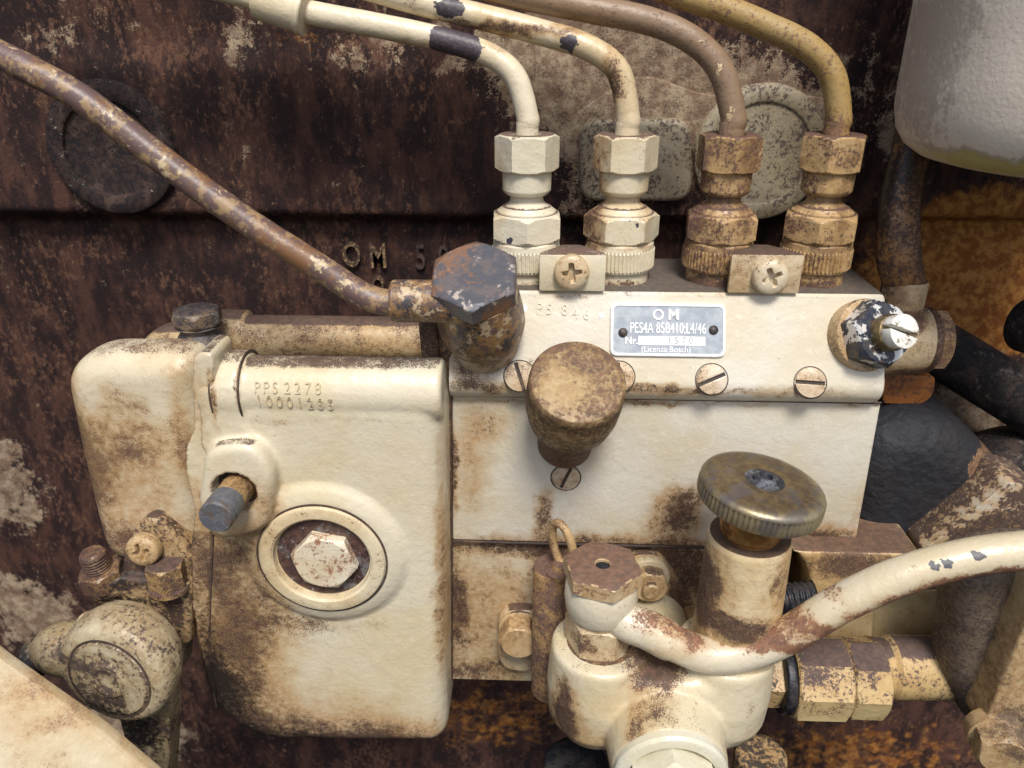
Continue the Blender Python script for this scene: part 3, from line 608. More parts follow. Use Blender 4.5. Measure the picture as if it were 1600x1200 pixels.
# ================================================================== GOVERNOR
GY = -18.0
M_GOV = paint('governor_enamel', CREAM, glaze=px_spots((320, 930, GY, (190, 330, 40), .85), (430, 1130, GY, (360, 130, 40), .75), (694, 900, GY, (26, 380, 30), .75), (507, 880, GY, (150, 150, 30), .18), (320, 620, GY, (60, 120, 30), .35), (410, 790, GY, (80, 120, 30), .5), (560, 560, GY+8, (200, 26, 30), .4), (640, 1150, GY, (100, 50, 30), .35)), oil_dark=px_spots((350, 1090, GY, (90, 130, 40), .85), (430, 1155, GY, (180, 50, 40), .8), (325, 970, GY+4, (46, 180, 40), .5)), wear=-.30, tan=-.10, top=.85, edge=.35, spots=px_spots((335, 880, GY, (50, 150), .2), (430, 985, GY, (100, 60), .2), (420, 660, GY, (90, 12), .35), (560, 657, GY, (150, 8), .35), (334, 620, GY, (8, 70), .6), (372, 605, GY, (6, 60), .5), (400, 830, GY-4, (60, 40), .25), (470, 930, GY, (120, 70), .25), (690, 1000, GY, (20, 200), .5), (560, 1158, GY, (200, 26), .6), (430, 1010, GY, (160, 150), .12), (360, 900, GY, (110, 220), .50), (330, 1060, GY, (150, 160), .80), (480, 1140, GY, (260, 60), .62), (660, 1150, GY, (120, 60), .25), (310, 640, GY, (40, 120), .25), (530, 560, GY+16, (200, 22), .8), (505, 975, GY, (140, 34), .35), (420, 770, GY, (30, 90), .40), (690, 860, GY, (14, 330), .25), (360, 1130, GY, (90, 60), .8)),
    clean=px_spots((620, 760, GY, (110, 120), .3)))
gov = thing('governor', 'large cream governor housing with round plug left of the pump, brown staining below', 'governor', P(500, 1165, 0))
body = prism(pxpoly([(318, 606), (690, 612), (694, 1166), (420, 1160), (330, 1110), (300, 1000), (305, 720)], GY, [5, 5, 6, 16, 16, 20, 8]), V((0, 26, 0)), 0)
body = pillow(pxpoly([(310, 606), (692, 612), (698, 1170), (400, 1168), (318, 1110), (290, 990), (300, 720)], GY, [8.5, 8.5, 8.5, 24, 24, 24, 10]), 28, 8.0, 4)
bt = P(310, 606, GY+5); barr = 9.7
bar = lathe([(0, barr-1), (1, barr)] + [(P(692, 606, GY+5).x-bt.x-1, barr), (P(692, 606, GY+5).x-bt.x, barr-1)], V((bt.x, GY+9.3, Z(610, GY+9.3))), X_, 48)
coll = lathe(rcyl(P(330, 606, GY).x, P(372, 606, GY).x, barr+1.5, .9), V((0, GY+9.3, Z(610, GY+9.3))), X_, 48)
boss = prism(pxpoly([(318, 700), (396, 694), (428, 740), (420, 830), (340, 850), (305, 800)], GY-6.5, 6), V((0, 14, 0)), 2.5, 3)
band = prism(pxpoly([(310, 606), (372, 606), (378, 660), (402, 700), (330, 720), (312, 700)], GY-1.4, 2), V((0, 8, 0)), 0)
pc_ = P(507, 866, GY)
hump = lathe([(-6, 34), (-1, 29), (1.6, 25), (2.6, 21.8), (2.6, 19.4), (-2, 18.4), (-2, 0)], pc_, -Y_, 72)
bore = lathe([(-8, mm(35, 366, 770, GY-6)), (10, mm(35, 366, 770, GY-6))], P(366, 770, GY-6.5), -Y_, 40)
gg = cast(join(body, bar, coll, band, boss, hump), .75, 5, bore)
gbody = obj('housing', gg, M_GOV, gov, ang=0)
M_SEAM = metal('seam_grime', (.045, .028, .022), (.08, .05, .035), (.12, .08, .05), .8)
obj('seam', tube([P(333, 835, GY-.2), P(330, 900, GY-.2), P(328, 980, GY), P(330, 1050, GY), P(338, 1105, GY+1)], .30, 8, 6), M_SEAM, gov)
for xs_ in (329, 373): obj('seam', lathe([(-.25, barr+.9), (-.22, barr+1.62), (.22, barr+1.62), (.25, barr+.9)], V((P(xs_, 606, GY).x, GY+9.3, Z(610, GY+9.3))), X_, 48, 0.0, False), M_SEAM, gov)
M_END = paint('end_cover_enamel', CREAM, glaze=px_spots((190, 760, -8, (150, 210, 40), .6), (110, 670, -6, (60, 190, 40), .85), (295, 700, -8, (26, 170, 40), .4)), oil_dark=px_spots((116, 650, -4, (30, 120, 40), .75), (160, 850, -4, (40, 60, 40), .7)), wear=-.12, tan=.0, top=.5, edge=.2, dark=(.085, .048, .036), spots=px_spots((215, 680, -8, (90, 110), .40), (150, 740, -8, (60, 160), .45), (200, 840, -8, (120, 60), .6), (118, 640, 0, (26, 130, 30), 1.1), (290, 560, 0, (60, 26), .5), (290, 720, -10, (30, 90), .35)))  # near-black blobs along the left edge and lower left corner
ec = pillow(pxpoly([(88, 590), (130, 556), (306, 556), (306, 890), (158, 890), (108, 690)], -10, [11, 12, 9, 9, 12, 14]), 22, 8.5, 9.5)
obj('end_cover', cast(ec, .8, 8), M_END, gov, ang=0)
fl = prism(pxpoly([(300, 560), (318, 548), (334, 556), (334, 690), (326, 720), (332, 860), (326, 1010), (340, 1100), (322, 1060), (300, 950), (298, 850), (304, 800), (290, 740), (290, 700), (303, 672)], GY-.6, 1.6), V((0, 15, 0)), 1.8, 3)
obj('joint_flange', cast(fl, .6, 4), M_GOV, gov, ang=0)
# plug
M_RING = paint('plug_ring_enamel', (.66, .57, .40), wear=-.10, tan=.05, fine=1.2)
M_DISH = metal('plug_dish', (.050, .030, .030), (.11, .060, .045), (.14, .13, .13), .4, fine=.45, a=.40, b=.60, flecks=(.26, .25, .24), fl=(.60, .68))
po = pc_ - Y_*2.4; ro = mm(99, 507, 866, GY)
pg = obj('plug', lathe([(-3, ro), (.5, ro), (1.3, ro*.975), (1.6, ro*.93), (1.5, ro*.80), (.9, ro*.765), (-1.2, ro*.745), (-1.4, 0)], po, -Y_, 80), M_RING, gov, label='round plug with hexagon in a dark dished recess')
obj('dish', lathe([(-1.35, ro*.742), (-1.0, ro*.72), (-1.0, 0)], po, -Y_, 64), M_DISH, pg)
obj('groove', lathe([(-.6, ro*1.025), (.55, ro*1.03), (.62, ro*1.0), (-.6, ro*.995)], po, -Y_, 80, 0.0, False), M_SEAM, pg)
M_HEX = paint('plug_hexagon_enamel', (.70, .63, .50), wear=.15, tan=-.2, dark=(.20, .10, .06), fine=.7)
obj('hexagon', lathe(hexp(-1.2, 2.6, mm(45, 512, 868, GY), False, True, .12), po + X_*mm(6, 507, 866, GY)*.7, -Y_, 72, rot=R(18)), M_HEX, pg, ang=20)
# stop shaft
so = P(366, 770, GY-6.5); sd_ = V((-.02, -1, .04)).normalized()
M_SHAFT = metal('grey_shaft', (.085, .09, .105), (.12, .12, .13), (.10, .075, .06), .5, fine=.5)
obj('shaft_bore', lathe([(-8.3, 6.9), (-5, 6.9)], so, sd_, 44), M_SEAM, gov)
obj('stop_shaft', lathe([(-7, 4.9), (6.5, 4.9)], so, sd_, 40), paint('shaft_stain', (.42, .32, .16), wear=.3, tan=.4), gov)
obj('shaft_end', lathe([(5.0, 5.0), (10.4, 5.0), (10.7, 4.4), (11.2, 4.4), (11.5, 5.0), (13.4, 5.0), (14.0, 4.6), (14.0, 0)], so, sd_, 40), M_SHAFT, gov, label='dark grey rounded end of the stop shaft')
# rear tube, filler bolt, flange at the pump joint
M_REAR = paint('rear_tube_enamel', (.52, .45, .30), wear=.22, tan=.15, top=1.3, dark=(.055, .034, .03), spots=px_spots((600, 505, 14, (160, 22, 30), .6), (250, 540, 20, (90, 20, 20), .4)))
ry = 24.0; r0 = mm(36, 500, 530, ry)
tube_g = lathe(rcyl(P(372, 530, ry).x, P(690, 530, ry).x, r0, .8), V((0, ry, Z(533, ry))), X_, 48)
obj('rod_tube', cast(join(tube_g, lathe(rcyl(P(340, 530, ry).x, P(390, 530, ry).x, r0*1.10, 1.0), V((0, ry+1, Z(530, ry))), X_, 40)), .6, 4), M_REAR, gov, ang=0)
obj('rear_cap', cast(pillow(pxpoly([(196, 600), (204, 545), (236, 520), (352, 518), (356, 600)], 14, [6, 10, 10, 8, 6]), 19, 7, 9), .7, 5), M_REAR, gov, ang=0)
fb = P(318, 548, 10)
M_BOLTDK = metal('dark_filler_bolt', (.045, .038, .04), (.085, .07, .065), (.16, .11, .07), .5, fine=.5, flecks=(.30, .22, .13), fl=(.63, .68))
fz = [Z(q, 6) - fb.z for q in (552, 530, 522, 496)]
fbo = obj('filler_bolt', lathe([(fz[0]-3, 8.5), (fz[0]+1, 8.3), (fz[1], 5.9), (fz[2], 5.9), (fz[2]+.2, 7.2)] + hexp(fz[2]+.5, fz[3], 7.0, True, True, .2), fb, Z_, 72, rot=R(16)), M_BOLTDK, gov, ang=22, label='dark hexagon filler bolt on top of the governor')
obj('pump_flange', prism(pxpoly([(652, 500), (684, 500), (690, 620), (664, 620)], -3, 2.0), V((0, 40, 0)), 1.4, 3), M_FLANGE, gov)
# stamped numbers on the governor's top bar
th_ = R(18); barc = V((0, GY+9.3, Z(610, GY+9.3)))
def on_bar(px, py):
    d = ray(px, py); oy, oz = CAM.y-barc.y, CAM.z-barc.z; a = d.y**2+d.z**2; b_ = 2*(oy*d.y+oz*d.z); c_ = oy*oy+oz*oz-barr**2
    t = (-b_-math.sqrt(max(0, b_*b_-4*a*c_)))/(2*a); q = CAM+d*t
    n = V((0, q.y-barc.y, q.z-barc.z)).normalized(); return q, n
for s_, xs0, y, dx in (('PPS', 402, 606, 14), ('2278', 449, 607, 16), ('10001285', 405, 627, 16)):
    for k, ch in enumerate(s_):
        q, n = on_bar(xs0+k*dx, y+k*(.9 if len(s_) > 5 else .4)); u_ = V((0, n.z, -n.y)); u_ = u_ if u_.z > 0 else -u_
        text('stamped_character', ch, q, X_, u_, 4.9, .34, M_GOV, gov, sx=.80, bold=-.03)

# ================================================================== LINKAGE BRACKET and CONTROL LEVER (lower left)
M_BRK = paint('bracket_enamel', oil_dark=px_spots((200, 890, -12, (60, 24, 40), .7), (290, 880, -10, (22, 46, 40), .75), (210, 945, -20, (90, 14, 30), .7), (285, 985, -14, (20, 40, 40), .6)), base= (.56, .46, .28), wear=.30, tan=.25, top=.9, dark=(.040, .026, .024), tint=(.28, .16, .07), fine=.8, spots=px_spots((190, 890, -14, (70, 40), .7), (280, 930, -14, (20, 90), .5)))
M_LEV = paint('lever_enamel', oil_dark=px_spots((66, 1026, -24, (60, 70, 60), 1.3), (225, 1150, -36, (60, 80, 40), .8), (160, 1098, -42, (90, 20, 30), .75), (180, 1012, -38, (100, 12, 20), .55)), base=(.56, .51, .36), wear=.12, tan=.25, edge=.3, dark=(.052, .038, .034), tint=(.24, .15, .07), fine=.7, spots=px_spots((150, 1010, -34, (110, 18, 30), .55), (170, 1080, -40, (60, 40, 30), .45), (80, 1040, -30, (50, 60, 30), .8), (230, 1130, -34, (60, 60, 30), .55)), clean=px_spots((180, 970, -30, (70, 26, 30), .3)))
M_STUD = paint('stud_grime', (.36, .27, .15), wear=.45, tan=.4, dark=(.06, .035, .03), tint=(.20, .10, .04), fine=1.0)
bk = thing('linkage_bracket', 'grimy cast bracket with screw, stud and hexagon bolt under the governor end cover', 'bracket', P(220, 1000, -12))
lug = prism(pxpoly([(188, 880), (210, 822), (240, 806), (262, 826), (302, 872), (300, 905), (200, 905)], -15, [5, 8, 8, 6, 2, 2, 4]), V((0, 16, 0)), 2.2, 3)
blkb = prism(pxpoly([(136, 915), (170, 902), (300, 912), (298, 1010), (270, 1010), (230, 960), (140, 944)], -18, [5, 4, 4, 5, 5, 8, 5]), V((0, 22, 0)), 3.0, 3)
nutb = lathe(rcyl(-2, 5.5, 7.0, 1.5), P(172, 912, -14), Z_, 32)
obj('casting', cast(join(lug, blkb, nutb), .6, 4), M_BRK, bk, ang=0)
obj('screw', phillips(P(227, 856, -16.5), elev(8), mm(26, 227, 856, -16), 3.6, .3, 2.2), paint('bracket_screw_enamel', (.58, .50, .33), wear=.2, tan=.3), bk, ang=40)
sb = P(164, 906, -15); sl = Z(872, -15)-sb.z
obj('stud', lathe([(t*.35, 4.3 if (t % 3) else 3.7) for t in range(int(sl/.35)-3)] + [(sl-.8, 3.9), (sl-.2, 3.5), (sl, 2.9), (sl, 0)], sb, V((-.1, -.1, 1)), 32), M_STUD, bk, ang=60)
obj('nut', lathe(hexp(-2, sl*.42, 6.4, True, True, .15), sb, V((-.1, -.1, 1)), 72, rot=R(20)), M_STUD, bk, ang=22)
hb = P(266, 913, -17); hl = Z(888, -17)-hb.z
obj('bolt', lathe([(-1, 6.8), (.6, 6.8)] + hexp(.7, hl, 5.6, False, True, .12), hb, V((.02, -.05, 1)), 72, rot=R(10)), paint('bolt_enamel', (.52, .40, .20), wear=.3, tan=.4, top=1.6, dark=(.05, .032, .032)), bk, ang=22)
lv = thing('control_lever', 'cream cast control lever with round dished hub, lower left corner', 'lever', P(220, 1195, -30))
ld = V((-.16, -.98, .10)).normalized(); hf = P(171, 1061, -43); hc = hf - ld*12
hu, hv, ha = basis(ld); back = V((.12, 1, .10)).normalized()
hub = loft([[hf + back*t_ + (hu*(math.cos(2*math.pi*k/56)*1.06) + hv*math.sin(2*math.pi*k/56))*r for k in range(56)] for t_, r in ((17, 13), (15, 16), (10, 18.2), (5, 18.6), (2.4, 18.2), (1.0, 17.2), (.2, 15.9), (-.1, 14.6), (-.1, .01))])
rim = ellipsoid(P(112, 1012, -30), (13, 10, 8.5))
ear = ellipsoid(P(66, 1022, -26), (7.0, 8.0, 6.5))
arm = prism(pxpoly([(176, 1085), (262, 1050), (268, 1120), (262, 1240), (212, 1240), (190, 1140)], -36, [4, 4, 4, 3, 3, 4]), V((0, 9, 0)), 2.2, 3)
neck_ = tube([P(258, 1010, -10), P(215, 1025, -30)], 10, 24, 0)
hole_ = lathe([(-3, 2.8), (5, 2.8)], P(229, 1172, -36), -Y_, 28)
obj('casting', cast(join(hub, rim, ear, arm, neck_), .65, 6, hole_), M_LEV, lv, ang=0)
rd = 13.8
obj('hub_cap', lathe([(-2, rd), (.2, rd), (.7, rd-.5), (.8, rd-1.6), (.5, 7.4), (.9, 6.4), (1.5, 5.8), (1.7, 4.6), (1.3, 3.8), (1.5, 0)], hf, ld, 56), M_LEV, lv)
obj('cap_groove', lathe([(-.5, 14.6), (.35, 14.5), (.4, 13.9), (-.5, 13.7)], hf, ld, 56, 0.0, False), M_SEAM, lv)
obj('pin', lathe([(-2, 3.4), (.5, 3.3), (.9, 2.8), (.9, 0)], P(134, 970, -31), V((-.25, -.35, .95)), 28), M_LEV, lv)
obj('arm_hole', lathe([(-3.6, 3.2), (-2.6, 3.2)], P(229, 1172, -36), -Y_, 28), M_SEAM, lv)

# ================================================================== FEED PUMP with hand primer
FPY = -34.0
M_FEED = paint('feed_pump_enamel', (.58, .51, .365), wear=-.20, tan=-.05, top=.25, edge=.3, glaze=px_spots((880, 1110, FPY-4, (50, 140, 40), .6), (960, 1180, FPY-20, (120, 60, 40), .5), (1000, 1050, FPY, (130, 50, 40), .35), (1150, 1160, FPY-10, (60, 60, 40), .35)), spots=px_spots((880, 1100, FPY-4, (24, 120, 30), .7), (1165, 1100, FPY-10, (18, 80, 30), .35), (1000, 1160, FPY-30, (26, 60, 30), .5), (1015, 1035, FPY-6, (70, 44, 30), 1.0), (935, 1040, FPY, (80, 30, 17), .75), (890, 1110, FPY-10, (34, 110), .62), (990, 1120, FPY-30, (16, 60, 20), .8), (930, 1170, FPY-8, (60, 30), .4), (1110, 1040, FPY, (50, 20), .35)))
fp = thing('feed_pump', 'cream fuel feed pump with knurled hand primer standing on its right side', 'feed pump', P(1040, 1190, FPY))
xl_, xr_ = P(936, 1036, FPY).x, P(1132, 1050, FPY).x
zt = Z(1038, FPY-14, 936); ztr = Z(1058, FPY-14, 1132)
lb = lathe([(-34, 12), (-28, 15.5), (-16, 16.3), (-1.4, 15.2), (0, 14.4), (0, 0)], V((xl_, FPY, zt-4)), Z_, 56)
rb = lathe([(-32, 12), (-26, 15.0), (-16, 15.6), (-1.4, 14.8), (0, 14), (0, 0)], V((xr_-1, FPY, ztr)), Z_, 56)
zc_ = zt-16; xc_ = P(1048, 1120, FPY-20).x
mid = box(V(((xl_+xr_)/2, FPY-1, zt-20)), (xr_-xl_, 27, 26), 4)
front = lathe([(-10, 19.5), (8, 18.8), (26, 17.0), (27, 16.4), (27, 0)], V((xc_, FPY, zc_-12)), -Y_, 64)
rear = lathe(rcyl(0, 36, 14, 1), V((xc_, FPY, zc_-9)), Y_, 48)
low = ellipsoid(V(((xl_+xr_)/2, FPY, zt-30)), ((xr_-xl_)/2+13, 18, 14), None, 44, 24)
obj('body', cast(join(lb, rb, mid, front, rear, low), .7, 8), M_FEED, fp, ang=0)
M_PLG = paint('feed_plug_enamel', (.62, .60, .50), wear=-.25, tan=-.2, top=.0, spots=px_spots((1060, 1170, -60, (90, 14, 20), .3)))
fo = V((xc_, FPY-27, zc_-12))
pgo = obj('front_plug', lathe([(-1, 16.6), (1.6, 16.6), (2.6, 16.0), (2.9, 15.0), (2.8, 13.2), (.6, 12.6)] + hexp(.6, 8.5, 11.2, False, True, .12), fo, -Y_, 72, rot=R(4)), M_PLG, fp, ang=24)
obj('seat_ring', lathe([(-1, 10.5), (.25, 10.5), (.35, 9.2), (-.5, 8.5)], V((xl_, FPY, zt-4)), Z_, 56), M_FLANGE, fp)
M_PRIM = paint('primer_enamel', glaze=px_spots((1100, 920, FPY-6, (50, 130, 30), .6), (1225, 900, FPY-6, (30, 100, 30), .5), (1150, 990, FPY-10, (110, 50, 30), .5)), base= (.64, .54, .36), wear=-.02, tan=.08, top=1.2, bump=.55, lump=1.6, spots=px_spots((1095, 930, FPY-6, (36, 110, 30), .95), (1150, 985, FPY-12, (90, 36, 20), .85), (1215, 900, FPY-8, (20, 80, 20), .35)), clean=px_spots((1170, 890, FPY-14, (50, 60, 14), .25)))  # spots and glaze at the foot put the feed pipe's shadow into the colour
xp = P(1163, 890, FPY).x; zb = Z(1015, FPY, 1150); zp = Z(834, FPY, 1170); rp_ = mm(64, 1170, 850, FPY)
pcy = obj('primer_cylinder', lathe([(zb-zp-8, rp_*1.10), (zb-zp+2, rp_*1.10), (zb-zp+6, rp_*1.08), (-2, rp_), (-.7, rp_*.99), (0, rp_*.95), (0, 7.8), (-2.0, 7.6)], V((xp, FPY, zp)), Z_, 64), M_PRIM, fp)
M_KNOBNECK = metal('copper_neck', (.36, .17, .05), (.46, .25, .08), (.18, .08, .03), .35, .5)
obj('primer_neck', lathe([(-2, 7.9), (.6, 7.9), (1.0, 7.2), (1.4, 8.6), (5.0, 9.0), (13, 9.6)], V((xp, FPY, zp)), Z_, 44), M_KNOBNECK, fp)
s = NT('knob_metal'); kc = V((xp+.4, FPY, 0)); nn = s.noise(.5, 6, .7); rel = s.vmath('SUBTRACT', s.pos, (kc.x, kc.y, 0)); flat = s.vmath('MULTIPLY', rel, (1, 1, 0)); rad = s.vmath('LENGTH', flat, (0, 0, 0))
ang_n = s.noise(.9, 5, .7, vec=s.vmath('NORMALIZE', flat, (0, 0, 0)), stretch=(14, 14, 1))
kcol = s.mix(s.step(s.math('MULTIPLY_ADD', ang_n, 5.0, rad), 16.0, 21.5), s.mix(s.step(nn, .38, .62), (.12, .085, .052), (.21, .15, .075)), (.40, .34, .21))
kcol = s.mix(s.step(s.noise(.16, 4, .6, off=(3, 3, 3)), .50, .62, 0, .6), kcol, (.14, .13, .14))
M_KNOB = s.done(kcol, s.math('MULTIPLY_ADD', nn, .3, .22), nn, .2, .55)
kr = mm(97, 1180, 770, FPY); zk = zp+10.2; ko = V((xp+.6, FPY, zk)); kd = V((.115, -.02, 1)).normalized()
NTH = 72
kt = lambda r: (lambda ph: r*(1-.035*(0.5+.5*math.cos(ph*NTH))**1.4))
kh = 8.0
kb = obj('primer_knob', lathe([(0, 9), (.3, kr*.80), (.9, kr*.955), (1.4, kt(kr*.985)), (2.2, kt(kr)), (kh*.56, kt(kr)), (kh*.64, kt(kr*.995)), (kh*.70, kr*.985), (kh*.76, kr*.99), (kh*.86, kr*.965), (kh*.94, kr*.90), (kh*.985, kr*.80), (kh*1.03, kr*.5), (kh*1.05, 7.0), (kh*1.0, 6.4), (kh*.98, 0)], ko, kd, NTH*6), M_KNOB, fp, ang=40, label='knurled brass-grey primer knob')
M_KC = metal('knob_centre', (.030, .034, .048), (.06, .06, .07), (.18, .19, .21), .35, .4, fine=.5)
obj('knob_centre', lathe([(kh*.95, 6.3), (kh*.99, 6.1), (kh*1.0, 3.6), (kh*1.10, 3.3), (kh*1.14, 2.6), (kh*1.12, 1.9), (kh*1.02, 1.6), (kh*1.0, 0)], ko + V((.4, .4, 0)), kd, 40), M_KC, kb)
obj('knob_dimple', lathe([(kh*1.0, 2.6), (kh*1.045, 2.3), (kh*1.075, 1.3), (kh*1.08, 0)], ko + V((11.5, 5.5, -1.9)), kd, 24), M_KNOB, kb)
# flange of the feed pump on the lower housing with its two fastenings
M_FLG = paint('feed_flange_enamel', (.60, .49, .31), wear=.12, tan=.2, top=.6, spots=px_spots((960, 880, 0, (60, 20), .5), (1060, 930, 0, (40, 60), .6)))
obj('mounting_flange', prism(pxpoly([(955, 905), (985, 868), (1030, 866), (1062, 910), (1105, 975), (1100, 1050), (880, 1050), (900, 960)], -2.2, [6, 8, 8, 8, 6, 3, 3, 6]), V((0, 5, 0)), .9, 3), M_FLG, fp)
no = P(1012, 896, -2.4); nd_ = -Y_
nt = thing('flange_nut', 'small nut on a stud and washer, just right of the feed pipe banjo', 'nut', no)
obj('washer', lathe(rcyl(-.5, 2.6, 7.4, .7), no, nd_, 48), M_FEED, nt)
obj('hexagon', lathe([(2.5, 6.6)] + hexp(2.6, 8.0, 5.6, True, True, .2), no, nd_, 72, rot=R(20)), M_FLG, nt, ang=22)
obj('stud', lathe([(7.5, 3.0), (9.5, 3.0), (10.2, 2.4), (10.2, 0)], no, nd_, 28), M_REAR, nt)
lo = P(814, 986, -3)
lg = thing('flange_bolt', 'rusty hexagon bolt on a rounded lug left of the feed pump', 'bolt', lo)
obj('lug', prism(pxpoly([(778, 968), (796, 955), (832, 955), (848, 975), (846, 1036), (826, 1052), (790, 1048), (778, 1030)], -3.0, 2.5), V((0, 8, 0)), 1.2, 3), M_LOWER, lg)
obj('washer', lathe(rcyl(-.5, 1.2, 7.6, .5), P(812, 980, -3.2), -Y_, 40), M_FLG, lg)
obj('hexagon_head', lathe(hexp(1.0, 8.4, 6.4, False, True, .16), P(812, 980, -3.2), -Y_, 72, rot=R(30)), paint('lug_bolt_enamel', (.54, .43, .27), wear=.15, tan=.3, dark=(.10, .06, .045)), lg, ang=22)

# dipstick with pull ring
DY = -14.0
M_DIP = paint('dipstick_tube_enamel', (.40, .28, .16), wear=.42, tan=.45, top=1.2, dark=(.085, .052, .045), fine=1.0, clean=px_spots((845, 905, DY-8, (20, 20, 14), .35)))
xdp = P(865, 960, DY).x; zd0, zd1 = Z(1075, DY, 865), Z(884, DY, 868)
ds = thing('dipstick', 'rusty dipstick tube with an upright wire pull ring left of the banjo bolt', 'dipstick', V((xdp, DY, zd0)))
obj('tube', lathe([(0, 7.2), (zd1-zd0-1, 7.2), (zd1-zd0, 6.7), (zd1-zd0, 0)], V((xdp, DY, zd0)), Z_, 44), M_DIP, ds)
co = V((xdp+1.6, DY-3.0, zd1))
obj('cap', lathe([(-.5, 4.8), (1.0, 4.9), (1.3, 4.4), (1.6, 3.0), (3.4, 2.5), (3.6, 0)], co, Z_, 32), M_DIP, ds)
rc = co + V((.6, 0, 9.2)); ringp = []
for k in range(28):
    a = 2*math.pi*k/28; wdt, hgt = 4.4, 8.6
    ringp.append(rc + V((0, 0, 1.0)) + V((math.cos(a)*wdt*.72 + math.sin(a)*-1.2, math.cos(a)*wdt*-.70, math.sin(a)*hgt)))
obj('pull_ring', tube(ringp, 1.4, 14, 0, closed=True), paint('ring_enamel', (.50, .42, .27), wear=.22, tan=.3, dark=(.09, .05, .03)), ds, ang=60)

# ================================================================== FEED PIPE with banjo over the feed pump
M_FPIPE = paint('feed_pipe_enamel', glaze=[(P(x, y, -45), (22, 12, 4.5), .45) for x, y in ((1040, 1010), (1110, 985), (1170, 990), (1235, 970), (1290, 1000), (1380, 955), (1470, 920), (1560, 902))] + [(V((P(936, 960, -34).x, -42, Z(995, -44, 935))), (14, 14, 4), .5)], base= (.58, .52, .405), wear=-.24, tan=-.22, fine=1.2, tint=(.36, .19, .075), dark=(.13, .065, .042), rough=.26,
    spots=[(P(1100, 990, -44), (16, 12, 4.5), .8), (P(1150, 994, -44), (20, 12, 4.5), .95), (P(1200, 985, -44), (16, 12, 4.8), .95), (P(1245, 962, -44), (16, 12, 4.6), .9), (P(1290, 930, -46), (12, 12, 4), .6), (P(1020, 968, -42), (12, 12, 4.5), .7)] +
          [(P(x, y, -48), (14, 10, 5.2), 1.3) for x, y in ((1270, 1014), (1320, 988), (1370, 962), (1420, 938), (1480, 918), (1540, 905), (1600, 897))],
    chips=[(P(1461, 886, -48), (2.2, 8, 1.6), .85), (P(1481, 882, -48), (2.0, 8, 1.7), .85), (P(1530, 870, -48), (2.8, 8, 1.6), .85), (P(1350, 912, -48), (1.4, 8, 1.0), .7)], chipcol=(.055, .052, .058))
FYP = FPY-2
fpp = thing('feed_pipe', 'thick pale feed pipe sweeping right from the feed pump banjo, rusty top edge', 'pipe', P(1100, 1040, FYP))
zbj = Z(965, FYP-8, 935)
xb = P(937, 960, FPY).x
pts = [V((xb, FPY, zbj)), P(975, 968, FPY-5), P(1012, 984, FYP-5), P(1055, 1006, FYP-7), P(1110, 1024, FYP-8), P(1170, 1018, FYP-8), P(1230, 993, FYP-8), P(1310, 945, FYP-8), P(1400, 903, FYP-8), P(1500, 874, FYP-8), P(1600, 860, FYP-8), P(1720, 852, FYP-8), P(1900, 850, FYP-6), P(2100, 860, FYP-2)]
rpf = mm(28.5, 1200, 990, FYP-8)
obj('tube', tube(pts, rpf, 32, 12), M_FPIPE, fpp, ang=60)
slv = catmull(pts[:5], 12)[8:36]
obj('sleeve', tube(slv, lambda t: rpf*(1.10 if t < .93 else 1.10-.9*(t-.93)), 32, 0), M_FPIPE, fpp, ang=50)
obj('banjo_ring', lathe([(-6.0, 8.5), (-5.6, 9.6), (-3.8, 10.6), (0, 11.0), (4.5, 10.7), (6.0, 10.0), (6.3, 9.0)], V((xb, FPY, zbj)), Z_, 56), M_FPIPE, fpp)
M_BB = paint('feed_banjo_bolt', (.58, .48, .33), wear=.12, tan=.15, top=1.6, dark=(.10, .058, .045), fine=.9)
bbz = zbj; ztop = Z(898, FPY, 940)-bbz
bbt = thing('banjo_bolt', 'brown-topped hexagon bolt with a black hole clamping the feed pipe banjo', 'bolt', V((xb, FPY, bbz)))
ztop = max(ztop, 11.5)
obj('hexagon_head', lathe(hexp(6.1, ztop, 10.4, True, True, .07) + [(ztop-.05, 2.4), (ztop-.3, 2.2), (ztop-3.5, 2.2), (ztop-3.5, 0)], V((xb, FPY, bbz)), Z_, 72, rot=R(12)), M_BB, bbt, ang=22)
M_HOLE = metal('dark_hole', (.006, .007, .009), (.010, .011, .013), (.02, .02, .022), .7)
obj('centre_hole', lathe([(ztop-3.6, 2.3), (ztop-1.0, 2.15)], V((xb, FPY, bbz)), Z_, 20), M_HOLE, bbt)  # near-black disc puts the hole's shade into the colour
znl = zt - 4 - bbz
obj('lower_hexagon', lathe([(-5.6, 9.0), (-7.0, 9.0)] + hexp(-7.1, znl-.3, 9.0, True, True, .12), V((xb, FPY, bbz)), Z_, 72, rot=R(24)), paint('adapter_enamel', (.60, .50, .33), wear=.10, tan=.15, spots=px_spots((910, 1010, FPY-8, (26, 30), .5))), bbt, ang=22)

